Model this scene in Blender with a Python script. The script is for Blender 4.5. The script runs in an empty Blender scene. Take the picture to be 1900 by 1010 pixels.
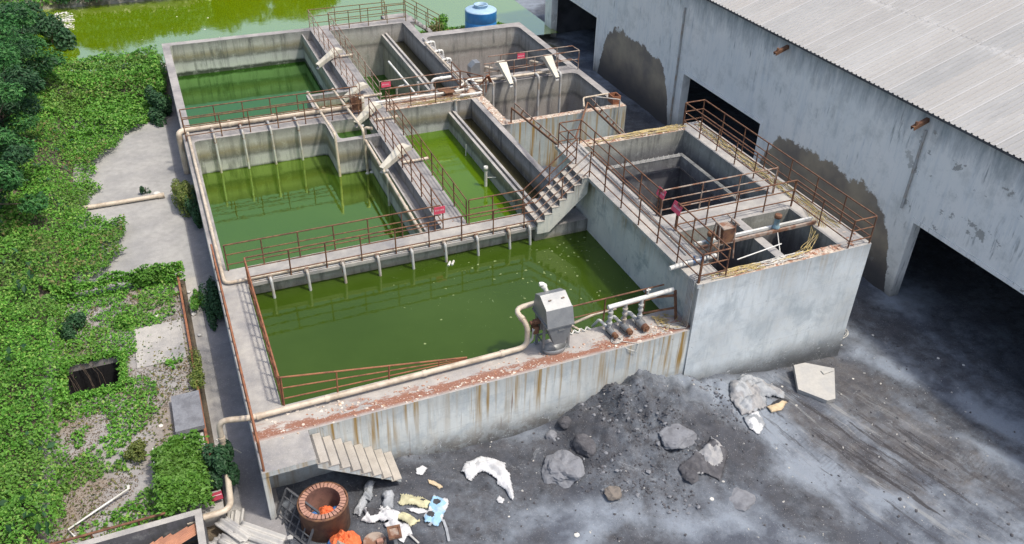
import bpy, math, random
import numpy as np
from mathutils import Vector, Matrix
random.seed(7); rng = np.random.default_rng(11)
S = bpy.context.scene; COL = S.collection
# ------------------------------------------------------------------ camera
cd = bpy.data.cameras.new('camera'); cam = bpy.data.objects.new('camera', cd); COL.objects.link(cam)
CAMC = Vector((-0.27282702, -17.36671219, 16.63331252)); CR = Vector((0.92264762, -0.38509028, 0.02066031)); CU = Vector((0.20141002, 0.52686484, 0.82574054)); CF = Vector((0.32886985, 0.75770635, -0.56367164))
M = Matrix((CR, CU, -CF)).transposed().to_4x4(); M.translation = CAMC
cam.matrix_world = M
cd.sensor_width = 36; cd.lens = 36 * 1593.548 / 1900; cd.clip_end = 3000; cd.clip_start = 0.1
S.camera = cam
# ------------------------------------------------------------------ world, sun, exposure
SUN = Vector((0.36, -0.34, 1.0)).normalized()
elev = math.asin(SUN.z); az = math.atan2(SUN.x, SUN.y)
W = bpy.data.worlds.new('World'); S.world = W; W.use_nodes = True
nt = W.node_tree; nt.nodes.clear()
sky = nt.nodes.new('ShaderNodeTexSky'); sky.sky_type = 'NISHITA'; sky.sun_disc = False
sky.sun_elevation = elev; sky.sun_rotation = az; sky.air_density = 1.0; sky.dust_density = 4.0; sky.ozone_density = 1.0
bg = nt.nodes.new('ShaderNodeBackground'); bg.inputs[1].default_value = 0.15
wo = nt.nodes.new('ShaderNodeOutputWorld')
nt.links.new(sky.outputs[0], bg.inputs[0]); nt.links.new(bg.outputs[0], wo.inputs[0])
sd = bpy.data.lights.new('sun', 'SUN'); so = bpy.data.objects.new('sun', sd); COL.objects.link(so)
sd.energy = 2.5; sd.angle = math.radians(4.0); sd.color = (1.0, 0.93, 0.83)
so.rotation_euler = SUN.to_track_quat('Z', 'Y').to_euler()
S.view_settings.view_transform = 'Standard'; S.view_settings.look = 'None'
S.view_settings.gamma = 1; S.view_settings.exposure = 0.45
S.render.engine = 'CYCLES'
S.cycles.max_bounces = 5; S.cycles.transparent_max_bounces = 6

# ------------------------------------------------------------------ material helpers
class NT:
    def __init__(s, name):
        s.m = bpy.data.materials.new(name); s.m.use_nodes = True
        s.t = s.m.node_tree; s.t.nodes.clear()
        s.out = s.t.nodes.new('ShaderNodeOutputMaterial')
        s.b = s.t.nodes.new('ShaderNodeBsdfPrincipled'); s.t.links.new(s.b.outputs[0], s.out.inputs[0])
        s._pos = None
    def n(s, typ, **kw):
        x = s.t.nodes.new(typ)
        for k, v in kw.items():
            if k.startswith('i_'):
                k2 = k[2:]; k2 = int(k2) if k2.isdigit() else k2
                if hasattr(v, 'is_output') or isinstance(v, bpy.types.NodeSocket): s.t.links.new(v, x.inputs[k2])
                else: x.inputs[k2].default_value = v
            else: setattr(x, k, v)
        return x
    def geo(s):
        if not s._pos: s._pos = s.n('ShaderNodeNewGeometry')
        return s._pos
    def pos(s): return s.geo().outputs['Position']
    def xyz(s):
        if not hasattr(s, '_xyz'): s._xyz = s.n('ShaderNodeSeparateXYZ', i_0=s.pos()).outputs
        return s._xyz
    def nrm(s):
        if not hasattr(s, '_n'): s._n = s.n('ShaderNodeSeparateXYZ', i_0=s.geo().outputs['Normal']).outputs
        return s._n
    def math(s, op, a, b=0.0, c=0.0, clamp=False):
        x = s.n('ShaderNodeMath', operation=op, i_0=a, i_1=b, i_2=c); x.use_clamp = clamp
        return x.outputs[0]
    def scale(s, v, sx, sy, sz, off=(0, 0, 0)):
        x = s.n('ShaderNodeMapping', i_0=v); x.inputs['Scale'].default_value = (sx, sy, sz); x.inputs['Location'].default_value = off
        return x.outputs[0]
    def noise(s, scale, detail=4, rough=0.6, vec=None, dist=0.0, sc=None):
        v = vec if vec is not None else s.pos()
        if sc: v = s.scale(v, *sc)
        x = s.n('ShaderNodeTexNoise', i_Vector=v); x.inputs['Scale'].default_value = scale
        x.inputs['Detail'].default_value = detail; x.inputs['Roughness'].default_value = rough; x.inputs['Distortion'].default_value = dist
        return x.outputs[0]
    def voro(s, scale, feature='F1', vec=None, out=0):
        x = s.n('ShaderNodeTexVoronoi', feature=feature, i_Vector=vec if vec is not None else s.pos()); x.inputs['Scale'].default_value = scale
        return x.outputs[out]
    def ramp(s, f, lo, hi, a=0.0, b=1.0):
        x = s.n('ShaderNodeMapRange', i_0=f); x.clamp = True
        x.inputs[1].default_value = lo; x.inputs[2].default_value = hi; x.inputs[3].default_value = a; x.inputs[4].default_value = b
        return x.outputs[0]
    def mix(s, f, a, b, blend='MIX'):
        x = s.n('ShaderNodeMix', data_type='RGBA', blend_type=blend)
        for sock, v in ((x.inputs[0], f), (x.inputs[6], a), (x.inputs[7], b)):
            if isinstance(v, bpy.types.NodeSocket): s.t.links.new(v, sock)
            elif isinstance(v, (tuple, list)): sock.default_value = (*v[:3], 1)
            else: sock.default_value = v
        return x.outputs[2]
    def cramp(s, f, stops):
        x = s.n('ShaderNodeValToRGB', i_0=f); e = x.color_ramp.elements
        while len(e) < len(stops): e.new(0.5)
        for el, (p, c) in zip(e, stops): el.position = p; el.color = (*c, 1)
        return x.outputs[0]
    def col(s, c):
        if isinstance(c, bpy.types.NodeSocket): s.t.links.new(c, s.b.inputs['Base Color'])
        else: s.b.inputs['Base Color'].default_value = (*c, 1)
        return s
    def set(s, **kw):
        for k, v in kw.items():
            k = k.replace('_', ' ')
            if isinstance(v, bpy.types.NodeSocket): s.t.links.new(v, s.b.inputs[k])
            else: s.b.inputs[k].default_value = v
        return s
    def bump(s, h, dist=0.01, st=0.6):
        x = s.n('ShaderNodeBump', i_Height=h); x.inputs['Distance'].default_value = dist; x.inputs['Strength'].default_value = st
        s.t.links.new(x.outputs[0], s.b.inputs['Normal']); return s

def simple(name, c, rough=0.7, var=0.25, sc=6, metallic=0.0, c2=None, bump=0.004, t=(0.45, 0.65)):
    m = NT(name); n1 = m.noise(sc, 5)
    c2 = c2 or tuple(v * (1 - var * 1.6) for v in c)
    k = m.mix(m.ramp(n1, t[0], t[1]), c, c2)
    k = m.mix(m.ramp(m.noise(sc * 6, 3), 0.3, 0.8, 0.0, 0.35), k, tuple(v * 0.6 for v in c))
    m.col(k).set(Roughness=rough, Metallic=metallic).bump(m.noise(sc * 5, 4), bump)
    return m.m

MT = {}
def conc_top(name, base=(0.40, 0.38, 0.36), dark=(0.17, 0.165, 0.17), crust=None):
    m = NT(name)
    k = m.mix(m.ramp(m.noise(0.55, 6, 0.65), 0.42, 0.66), base, dark)
    k = m.mix(m.ramp(m.noise(3.5, 6, 0.7), 0.4, 0.75, 0, 0.6), k, tuple(v * 0.55 for v in base))
    k = m.mix(m.ramp(m.noise(14, 4, 0.7), 0.55, 0.8, 0, 0.5), k, (0.62, 0.6, 0.55))
    k = m.mix(m.ramp(m.noise(60, 2), 0.35, 0.75, 0, 0.35), k, (0.08, 0.08, 0.08))
    if crust:
        lo, hi, thr = crust           # band in world y carrying red brick dust
        y = m.xyz()[1]
        band = m.math('MULTIPLY', m.ramp(y, lo - 0.05, lo + 0.08), m.ramp(y, hi - 0.25, hi + 0.25, 1, 0))
        nz = m.math('ADD', m.noise(1.3, 7, 0.72, sc=(0.6, 1.6, 1)), m.math('MULTIPLY', m.ramp(y, lo, hi, 0.10, -0.08), 1.0))
        msk = m.math('MULTIPLY', band, m.ramp(nz, thr, thr + 0.03), clamp=True)
        red = m.mix(m.noise(9, 5, 0.7), (0.30, 0.14, 0.09), (0.17, 0.085, 0.06))
        red = m.mix(m.ramp(m.noise(22, 4, 0.7), 0.6, 0.66), red, (0.62, 0.55, 0.5))
        k = m.mix(msk, k, red)
    m.col(k).set(Roughness=0.93).bump(m.noise(18, 6, 0.7), 0.012)
    return m.m
def crust_top(name):
    m = NT(name)
    n1 = m.noise(2.2, 6, 0.7)
    k = m.mix(m.ramp(n1, 0.47, 0.56), (0.42, 0.36, 0.29), (0.31, 0.17, 0.11))
    k = m.mix(m.ramp(m.noise(7, 6, 0.75), 0.52, 0.58), k, (0.60, 0.52, 0.43))
    k = m.mix(m.ramp(m.noise(12, 5, 0.75), 0.6, 0.63), k, (0.10, 0.06, 0.04))
    m.col(k).set(Roughness=0.95).bump(m.noise(20, 6, 0.75), 0.03); return m.m
def conc_wall(name, bands, streak=0.75, base=(0.30, 0.31, 0.29), dark=(0.055, 0.06, 0.058)):
    """bands: list of (z, colour) lower to upper, blended through a wobbling height"""
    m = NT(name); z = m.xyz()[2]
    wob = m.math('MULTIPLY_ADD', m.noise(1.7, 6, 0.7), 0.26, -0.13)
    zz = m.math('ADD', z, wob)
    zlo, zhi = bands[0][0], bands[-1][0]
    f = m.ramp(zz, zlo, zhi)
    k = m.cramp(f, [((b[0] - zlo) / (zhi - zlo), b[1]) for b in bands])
    st = m.noise(3.4, 5, 0.7, sc=(1, 1, 0.10))
    st2 = m.noise(0.7, 4, 0.6)
    k = m.mix(m.math('MULTIPLY', m.ramp(st, 0.48, 0.64), m.ramp(st2, 0.35, 0.6, 0.15, streak)), k, dark)
    k = m.mix(m.ramp(m.noise(2.5, 7, 0.75), 0.52, 0.7, 0, 0.45), k, tuple(min(1, v * 1.7) for v in base))
    k = m.mix(m.ramp(m.noise(25, 4, 0.7), 0.35, 0.7, 0, 0.3), k, (0.05, 0.05, 0.05))
    m.col(k).set(Roughness=0.9).bump(m.noise(14, 6, 0.7), 0.015)
    return m.m
def paint(name, base=(0.68, 0.72, 0.70), rust=0.5, ztop=0.0, zlow=-1.9, rustlen=1.1, dirt=(0.20, 0.18, 0.15), mott=(0.36, 0.42, 0.45)):
    m = NT(name); x, y, z = m.xyz()[0], m.xyz()[1], m.xyz()[2]
    big = m.noise(0.5, 5, 0.6)
    k = m.mix(m.ramp(big, 0.35, 0.7), base, tuple(v * 0.72 for v in base))
    k = m.mix(m.ramp(m.noise(2.2, 6, 0.72), 0.45, 0.8, 0, 0.5), k, (0.62, 0.62, 0.56))
    k = m.mix(m.ramp(m.noise(5, 6, 0.7, sc=(1, 1, 0.15)), 0.52, 0.72, 0, 0.55), k, (0.30, 0.36, 0.38))
    k = m.mix(m.ramp(m.noise(0.9, 7, 0.72, dist=0.4), 0.50, 0.66, 0, 0.7), k, mott)
    k = m.mix(m.ramp(m.math('ABSOLUTE', m.math('SUBTRACT', m.math('FRACT', m.math('ADD', m.math('MULTIPLY', z, 1.1), m.math('MULTIPLY', m.noise(0.8, 3), 0.12))), 0.5)), 0.0, 0.012, 0.35, 0), k, (0.3, 0.33, 0.34))
    # flaking towards the foot
    zz = m.math('ADD', z, m.math('MULTIPLY_ADD', m.noise(1.1, 7, 0.75), 1.5, -0.75))
    low = m.ramp(zz, zlow - 0.1, zlow + 0.75, 1, 0)
    k = m.mix(m.math('MULTIPLY', low, m.ramp(m.noise(2.2, 8, 0.75), 0.46, 0.54)), k, dirt)
    k = m.mix(m.ramp(zz, zlow - 0.35, zlow + 0.55, 0.9, 0), k, (0.075, 0.08, 0.085))
    k = m.mix(m.ramp(m.math('SUBTRACT', m.math('ADD', z, m.math('MULTIPLY', m.noise(5.5, 4, 0.7, sc=(1, 1, 0.08)), 1.2)), ztop), -0.1, 0.9, 0, 0.55), k, (0.22, 0.23, 0.22))
    k = m.mix(m.math('MULTIPLY', low, m.ramp(m.noise(6, 7, 0.8, dist=1.0), 0.60, 0.64)), k, (0.72, 0.74, 0.74))
    k = m.mix(m.ramp(m.noise(9, 5, 0.8, sc=(1, 1, 0.35), dist=0.6), 0.645, 0.68, 0, 0.75), k, (0.10, 0.13, 0.14))
    # rust runs from the top edge
    cx = m.n('ShaderNodeCombineXYZ', i_0=m.math('ADD', x, m.math('MULTIPLY', y, 0.63))).outputs[0]
    cz = m.n('ShaderNodeCombineXYZ', i_0=m.math('ADD', x, m.math('MULTIPLY', y, 0.63)), i_1=m.math('MULTIPLY', z, 0.035)).outputs[0]
    lenf = m.noise(4.5, 3, 0.6, vec=cx)
    fall = m.ramp(m.math('SUBTRACT', m.math('SUBTRACT', ztop, z), m.math('MULTIPLY', lenf, rustlen * 2.3)), -0.75, 0.15, 1, 0)
    r1 = m.math('MULTIPLY', m.ramp(m.noise(4.2, 3, 0.62, vec=cz), 0.545 - 0.06 * rust, 0.66 - 0.04 * rust), m.ramp(m.noise(0.45, 2, 0.5, vec=cx), 0.40, 0.52, 0.15, 1.0))
    k = m.mix(m.math('MULTIPLY', m.math('MULTIPLY', r1, fall), min(1, rust)), k, (0.30, 0.19, 0.05))
    r2 = m.ramp(m.noise(7.5, 2, 0.5, vec=cz), 0.66, 0.72)
    k = m.mix(m.math('MULTIPLY', m.math('MULTIPLY', r2, fall), 0.9 * min(1, rust)), k, (0.16, 0.075, 0.03))
    m.col(k).set(Roughness=0.85).bump(m.noise(9, 7, 0.75), 0.012)
    return m.m
MT['top'] = conc_top('weathered_concrete')
MT['tread'] = conc_top('worn_tread_concrete', (0.50, 0.46, 0.395), (0.36, 0.335, 0.30))
MT['toplight'] = conc_top('pale_concrete', (0.46, 0.44, 0.40), (0.22, 0.22, 0.23))
MT['topfront'] = conc_top('front_walkway_concrete', (0.47, 0.44, 0.40), (0.30, 0.29, 0.29), crust=(0.07, 0.62, 0.47))
MT['crust'] = crust_top('crusted_concrete')
MT['wallA'] = conc_wall('tank_wall_concrete', [(-2.0, (0.03, 0.035, 0.02)), (-1.62, (0.03, 0.04, 0.03)), (-1.5, (0.46, 0.46, 0.45)), (-1.12, (0.40, 0.40, 0.40)), (-0.98, (0.15, 0.15, 0.14)), (-0.70, (0.25, 0.22, 0.15)), (-0.42, (0.38, 0.37, 0.34)), (-0.05, (0.22, 0.22, 0.21)), (0.2, (0.2, 0.2, 0.19))])
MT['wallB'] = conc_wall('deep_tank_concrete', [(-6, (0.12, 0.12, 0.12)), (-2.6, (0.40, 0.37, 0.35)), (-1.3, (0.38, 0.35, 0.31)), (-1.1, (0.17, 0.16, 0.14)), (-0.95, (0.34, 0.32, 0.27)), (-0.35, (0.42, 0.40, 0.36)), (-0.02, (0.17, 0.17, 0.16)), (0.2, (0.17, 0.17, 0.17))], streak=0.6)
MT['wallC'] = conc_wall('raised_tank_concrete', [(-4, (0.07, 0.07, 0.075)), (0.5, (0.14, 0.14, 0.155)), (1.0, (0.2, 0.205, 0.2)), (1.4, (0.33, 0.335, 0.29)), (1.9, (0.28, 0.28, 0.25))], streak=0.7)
MT['blockW'] = paint('raised_tank_side_plaster', (0.66, 0.66, 0.60), 0.7, 1.62, -1.4, 0.8, (0.42, 0.42, 0.38), mott=(0.16, 0.21, 0.22))
MT['paintF'] = paint('front_wall_paint', rust=1.0, ztop=-0.02, zlow=-2.1, rustlen=1.5)
MT['paintB'] = paint('raised_tank_paint', (0.66, 0.72, 0.74), rust=0.35, ztop=1.72, zlow=-2.3, rustlen=0.9, dirt=(0.3, 0.32, 0.32))
MT['paintG'] = paint('green_stained_paint', (0.42, 0.47, 0.44), rust=1.0, ztop=0.0, zlow=-2.9, rustlen=3.0)
MT['rust'] = simple('rusty_steel', (0.20, 0.10, 0.05), 0.85, 0.3, 5, c2=(0.10, 0.045, 0.03), t=(0.4, 0.6))
MT['rustred'] = simple('red_primer_steel', (0.30, 0.125, 0.06), 0.8, 0.3, 4, c2=(0.16, 0.06, 0.035))
MT['rustpale'] = simple('faded_rusty_steel', (0.33, 0.27, 0.22), 0.8, 0.3, 2.5, c2=(0.19, 0.085, 0.045), t=(0.44, 0.56))
MT['rustolive'] = simple('olive_rusty_steel', (0.16, 0.13, 0.06), 0.85, 0.3, 4, c2=(0.20, 0.08, 0.035))
MT['pvc'] = simple('cream_plastic', (0.56, 0.485, 0.38), 0.5, 0.2, 2.5, c2=(0.36, 0.29, 0.21), bump=0.001)
MT['pvcgrey'] = simple('grey_plastic', (0.42, 0.43, 0.42), 0.55, 0.2, 2, c2=(0.33, 0.27, 0.2), bump=0.001)
MT['pvcw'] = simple('white_plastic', (0.68, 0.68, 0.64), 0.5, 0.15, 2, c2=(0.5, 0.49, 0.44), bump=0.001)
MT['frp'] = simple('cream_fibreglass', (0.60, 0.57, 0.47), 0.6, 0.15, 1.5, c2=(0.48, 0.45, 0.37), bump=0.002)
MT['metal'] = simple('brushed_steel', (0.30, 0.31, 0.31), 0.5, 0.12, 3, metallic=0.5, c2=(0.24, 0.25, 0.26), bump=0.001)
MT['sign'] = simple('red_sign_sheet', (0.72, 0.085, 0.15), 0.55, 0.12, 4)
MT['signtext'] = simple('white_lettering', (0.75, 0.6, 0.62), 0.6, 0.1, 4)
MT['dark'] = simple('shade_black', (0.01, 0.01, 0.012), 0.95, 0.1)  # near-black colour standing in for shade inside the pit and manhole
MT['cable'] = simple('yellow_cable', (0.46, 0.36, 0.14), 0.6, 0.3, 6, c2=(0.3, 0.26, 0.2))
MT['cablew'] = simple('white_cable', (0.6, 0.59, 0.54), 0.6, 0.2, 6)
MT['blue'] = simple('blue_plastic', (0.03, 0.20, 0.50), 0.4, 0.12, 1.2, c2=(0.05, 0.25, 0.55), bump=0.001)
MT['bluetop'] = simple('faded_blue_plastic', (0.36, 0.52, 0.66), 0.5, 0.1, 2)
MT['whiteblock'] = simple('white_stone', (0.62, 0.61, 0.57), 0.85, 0.15, 3, bump=0.01)

# ------------------------------------------------------------------ mesh helpers
class MB:
    def __init__(s): s.v = []; s.f = []; s.mi = []; s.sm = []
    def add(s, vs, fs, mi=0, sm=False):
        o = len(s.v); s.v += [tuple(v) for v in vs]
        for f in fs: s.f.append([i + o for i in f]); s.mi.append(mi); s.sm.append(sm)
        return s
    def box(s, x0, y0, z0, x1, y1, z1, mi=0, m6=None):
        v = [(x0, y0, z0), (x1, y0, z0), (x1, y1, z0), (x0, y1, z0), (x0, y0, z1), (x1, y0, z1), (x1, y1, z1), (x0, y1, z1)]
        f = [(0, 3, 2, 1), (4, 5, 6, 7), (0, 1, 5, 4), (2, 3, 7, 6), (1, 2, 6, 5), (3, 0, 4, 7)]   # bottom top S N E W
        o = len(s.v); s.v += v
        for i, q in enumerate(f): s.f.append([k + o for k in q]); s.mi.append(m6[i] if m6 else mi); s.sm.append(False)
        return s
    def obox(s, c, ax, ay, az, hx, hy, hz, mi=0):
        c = Vector(c); ax = Vector(ax).normalized() * hx; ay = Vector(ay).normalized() * hy; az = Vector(az).normalized() * hz
        v = [c + a * ax + b * ay + d * az for d in (-1, 1) for a, b in ((-1, -1), (1, -1), (1, 1), (-1, 1))]
        return s.add(v, [(0, 3, 2, 1), (4, 5, 6, 7), (0, 1, 5, 4), (2, 3, 7, 6), (1, 2, 6, 5), (3, 0, 4, 7)], mi)
    def beam(s, a, b, w, h, mi=0):
        a = Vector(a); b = Vector(b); d = (b - a)
        side = d.cross(Vector((0, 0, 1)))
        if side.length < 1e-4: side = Vector((1, 0, 0))
        up = side.cross(d)
        return s.obox((a + b) / 2, d, side, up, d.length / 2, w / 2, h / 2, mi)
    def tube(s, path, r, n=8, fillet=0.0, mi=0, caps=True, sm=True):
        P = [Vector(p) for p in path]
        if fillet and len(P) > 2:
            Q = [P[0]]
            for a, b, c in zip(P, P[1:], P[2:]):
                f = min(fillet, (a - b).length * 0.45, (c - b).length * 0.45)
                p0 = b + (a - b).normalized() * f; p1 = b + (c - b).normalized() * f
                for t in (0, .25, .5, .75, 1): Q.append((1 - t) ** 2 * p0 + 2 * t * (1 - t) * b + t * t * p1)
            Q.append(P[-1]); P = Q
        rings = []; nv = None
        for i, p in enumerate(P):
            d = (P[min(i + 1, len(P) - 1)] - P[max(i - 1, 0)]).normalized()
            if nv is None:
                nv = d.cross(Vector((0, 0, 1)))
                if nv.length < 1e-3: nv = Vector((1, 0, 0))
            nv = (nv - d * nv.dot(d)).normalized(); bv = d.cross(nv)
            rr = r[i] if isinstance(r, (list, tuple)) else r
            rings.append([p + rr * (math.cos(2 * math.pi * k / n) * nv + math.sin(2 * math.pi * k / n) * bv) for k in range(n)])
        vs = [v for q in rings for v in q]; fs = []
        for i in range(len(P) - 1):
            for k in range(n): fs.append((i * n + k, i * n + (k + 1) % n, (i + 1) * n + (k + 1) % n, (i + 1) * n + k))
        s.add(vs, fs, mi, sm)
        if caps:
            s.add(rings[0], [tuple(range(n - 1, -1, -1))], mi); s.add(rings[-1], [tuple(range(n))], mi)
        return s
    def lathe(s, c, prof, n=24, mi=0, sm=True):
        cx, cy, cz = c; m = len(prof)
        vs = [(cx + r * math.cos(2 * math.pi * k / n), cy + r * math.sin(2 * math.pi * k / n), cz + z) for r, z in prof for k in range(n)]
        fs = [(i * n + k, i * n + (k + 1) % n, (i + 1) * n + (k + 1) % n, (i + 1) * n + k) for i in range(m - 1) for k in range(n)]
        return s.add(vs, fs, mi, sm)
    def prism(s, poly, axis, a, b, mi=0):
        """poly of 2D points extruded along axis ('x': (y,z), 'y': (x,z), 'z': (x,y)) from a to b"""
        n = len(poly)
        def P(p, t): return {'x': (t, p[0], p[1]), 'y': (p[0], t, p[1]), 'z': (p[0], p[1], t)}[axis]
        vs = [P(p, a) for p in poly] + [P(p, b) for p in poly]
        return s.add(vs, [tuple(range(n)), tuple(range(2 * n - 1, n - 1, -1))] + [(i, i + n, (i + 1) % n + n, (i + 1) % n) for i in range(n)], mi)
    def build(s, name, mats, parent=None, fixn=True):
        me = bpy.data.meshes.new(name)
        org = Vector((0, 0, 0))
        if parent is None and s.v:
            a = np.array(s.v); org = Vector(((a[:, 0].min() + a[:, 0].max()) / 2, (a[:, 1].min() + a[:, 1].max()) / 2, a[:, 2].min()))
        elif parent is not None: org = parent.matrix_world.translation if False else Vector(parent['_org'])
        me.from_pydata([tuple(Vector(v) - org) for v in s.v], [], s.f)
        mats = mats if isinstance(mats, (list, tuple)) else [mats]
        for m in mats: me.materials.append(MT[m] if isinstance(m, str) else m)
        me.polygons.foreach_set('material_index', s.mi); me.polygons.foreach_set('use_smooth', s.sm)
        if fixn:
            import bmesh
            bm = bmesh.new(); bm.from_mesh(me); bmesh.ops.recalc_face_normals(bm, faces=bm.faces); bm.to_mesh(me); bm.free()
        me.update()
        o = bpy.data.objects.new(name, me); COL.objects.link(o)
        o['_org'] = tuple(org)
        if parent is not None: o.parent = parent
        else: o.location = org
        return o
def tag(o, label=None, cat=None, group=None, kind=None):
    if label: o['label'] = label
    if cat: o['category'] = cat
    if group: o['group'] = group
    if kind: o['kind'] = kind
    return o
def thing(name, loc, label, cat, group=None):
    o = bpy.data.objects.new(name, None); COL.objects.link(o); o.location = loc; o['_org'] = tuple(loc)
    o.empty_display_size = 0.3
    return tag(o, label, cat, group)
def struct(o): o['kind'] = 'structure'; return o
def fastmesh(name, V, F4, mats, mi=None, smooth=False):
    """numpy verts (n,3), quads (m,4)"""
    me = bpy.data.meshes.new(name); n = len(V); m = len(F4); k = F4.shape[1]
    me.vertices.add(n); me.vertices.foreach_set('co', V.astype(np.float32).ravel())
    me.loops.add(m * k); me.loops.foreach_set('vertex_index', F4.astype(np.int32).ravel())
    me.polygons.add(m); me.polygons.foreach_set('loop_start', np.arange(0, m * k, k, dtype=np.int32)); me.polygons.foreach_set('loop_total', np.full(m, k, dtype=np.int32))
    for q in (mats if isinstance(mats, (list, tuple)) else [mats]): me.materials.append(MT[q])
    if mi is not None: me.polygons.foreach_set('material_index', mi.astype(np.int32))
    me.polygons.foreach_set('use_smooth', np.full(m, smooth))
    me.update(calc_edges=True); me.validate()
    o = bpy.data.objects.new(name, me); COL.objects.link(o); o['_org'] = (0, 0, 0); return o
# value noise for terrain and shapes
_tab = rng.random((64, 64))
def vnoise(x, y):
    x = np.asarray(x, float); y = np.asarray(y, float)
    xi = np.floor(x).astype(int); yi = np.floor(y).astype(int); fx = x - xi; fy = y - yi
    fx = fx * fx * (3 - 2 * fx); fy = fy * fy * (3 - 2 * fy)
    g = lambda a, b: _tab[a % 64, b % 64]
    return (g(xi, yi) * (1 - fx) + g(xi + 1, yi) * fx) * (1 - fy) + (g(xi, yi + 1) * (1 - fx) + g(xi + 1, yi + 1) * fx) * fy
def fbm(x, y, s, o=4):
    r = 0; a = 0.5; t = 0
    for i in range(o): r = r + a * vnoise(x * s + 13.7 * i, y * s + 7.1 * i); t += a; a *= 0.5; s *= 2.03
    return r / t
def sstep(a, b, x): t = np.clip((x - a) / (b - a), 0, 1); return t * t * (3 - 2 * t)
# ------------------------------------------------------------------ ground
def blobf(m, cx, cy, rx, ry, ang, soft=0.35, nz=0.5, nsc=0.9):
    x, y = m.xyz()[0], m.xyz()[1]; c, s = math.cos(ang), math.sin(ang)
    dx = m.math('SUBTRACT', x, cx); dy = m.math('SUBTRACT', y, cy)
    u = m.math('DIVIDE', m.math('ADD', m.math('MULTIPLY', dx, c), m.math('MULTIPLY', dy, s)), rx)
    v = m.math('DIVIDE', m.math('SUBTRACT', m.math('MULTIPLY', dy, c), m.math('MULTIPLY', dx, s)), ry)
    d = m.math('SQRT', m.math('ADD', m.math('MULTIPLY', u, u), m.math('MULTIPLY', v, v)))
    d = m.math('ADD', d, m.math('MULTIPLY_ADD', m.noise(nsc, 6, 0.65), nz * 2, -nz))
    return m.ramp(d, 1 - soft, 1 + soft, 1, 0)
def mat_yard():
    m = NT('coal_dust_ground')
    pale = m.mix(m.ramp(m.noise(0.42, 8, 0.64), 0.42, 0.57), (0.075, 0.086, 0.108), (0.215, 0.248, 0.290))
    dark = m.mix(m.ramp(m.noise(1.6, 7, 0.7), 0.38, 0.66), (0.028, 0.030, 0.036), (0.068, 0.068, 0.074))
    brown = m.mix(m.ramp(m.noise(1.9, 7, 0.7), 0.38, 0.62), (0.046, 0.043, 0.045), (0.115, 0.110, 0.110))
    def union(L, **kw):
        r = None
        for a in L:
            q = blobf(m, *a, **kw); r = q if r is None else m.math('MAXIMUM', r, q)
        return r
    fine = m.noise(2.6, 9, 0.78)
    k = pale
    dk = union([(6.2, -1.3, 3.0, 1.7, -0.1), (3.6, -2.4, 3.2, 3.4, 0), (10.9, -1.9, 2.9, 2.4, -0.6), (13.0, -2.8, 1.3, 1.9, 0.3), (14.2, -5.6, 1.5, 0.9, -1.2), (22.6, 2.0, 5.5, 1.2, -1.35), (21.4, -3.6, 3.2, 0.55, -1.2), (22.6, 15.0, 14.0, 2.3, 1.57), (16.5, 0.5, 5.0, 0.6, 0), (30, 6, 40, 4.2, 1.57), (25.6, -3.0, 5.0, 1.8, 1.5), (8.6, -5.2, 1.6, 0.9, 0.3)], soft=0.3, nz=0.7, nsc=1.1)
    k = m.mix(m.math('MULTIPLY', dk, m.ramp(fine, 0.36, 0.60, 1.0, 0.55)), k, dark)
    br = union([(17.1, -3.9, 2.9, 0.75, -1.3), (19.5, -4.3, 3.0, 1.35, -1.25), (19.2, -1.2, 2.2, 1.2, -1.2)], soft=0.25, nz=0.7, nsc=1.2)
    k = m.mix(m.math('MULTIPLY', br, m.ramp(fine, 0.36, 0.62, 1.0, 0.5)), k, brown)
    r1 = m.n('ShaderNodeMapping', i_0=m.pos()); r1.inputs['Rotation'].default_value = (0, 0, 1.3)
    sn = m.noise(1.5, 8, 0.72, vec=m.scale(r1.outputs[0], 0.20, 1.9, 1))
    reg = blobf(m, 17.6, -4.2, 4.4, 2.4, -1.3)
    k = m.mix(m.math('MULTIPLY', reg, m.ramp(sn, 0.57, 0.63, 0, 0.6)), k, (0.27, 0.28, 0.28))
    k = m.mix(m.math('MULTIPLY', reg, m.ramp(sn, 0.45, 0.40, 0, 0.85)), k, (0.035, 0.033, 0.036))
    k = m.mix(m.ramp(m.noise(0.9, 9, 0.82, dist=0.9), 0.60, 0.66, 0, 0.5), k, (0.24, 0.26, 0.28))
    k = m.mix(m.ramp(m.noise(1.4, 9, 0.8, vec=m.scale(m.pos(), 1, 1, 1, (20, 3, 1))), 0.56, 0.66, 0, 0.6), k, (0.05, 0.052, 0.06))
    k = m.mix(m.ramp(m.noise(24, 4, 0.75), 0.58, 0.70, 0, 0.4), k, (0.03, 0.031, 0.036))
    k = m.mix(m.ramp(m.noise(34, 2, 0.6, vec=m.scale(m.pos(), 1, 1, 1, (5, 9, 2))), 0.67, 0.71, 0, 0.8), k, (0.40, 0.41, 0.41))
    # left side: bare concrete and soil
    lx = m.ramp(m.xyz()[0], -0.3, 0.2, 1, 0)
    soil = m.mix(m.ramp(m.noise(1.2, 6, 0.7), 0.4, 0.6), (0.14, 0.11, 0.075), (0.07, 0.06, 0.045))
    k = m.mix(lx, k, soil)
    back = m.ramp(m.xyz()[1], 29.0, 31.5)
    k = m.mix(m.math('MULTIPLY', back, m.ramp(m.xyz()[0], 25, 24, 0, 1)), k, m.mix(m.ramp(m.noise(0.9, 6, 0.7), 0.45, 0.6), (0.33, 0.32, 0.28), (0.12, 0.12, 0.07)))
    # tyre treads
    tr = m.n('ShaderNodeMapping', i_0=m.pos()); tr.inputs['Rotation'].default_value = (0, 0, 1.25); tr.inputs['Scale'].default_value = (1, 1, 1)
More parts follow.
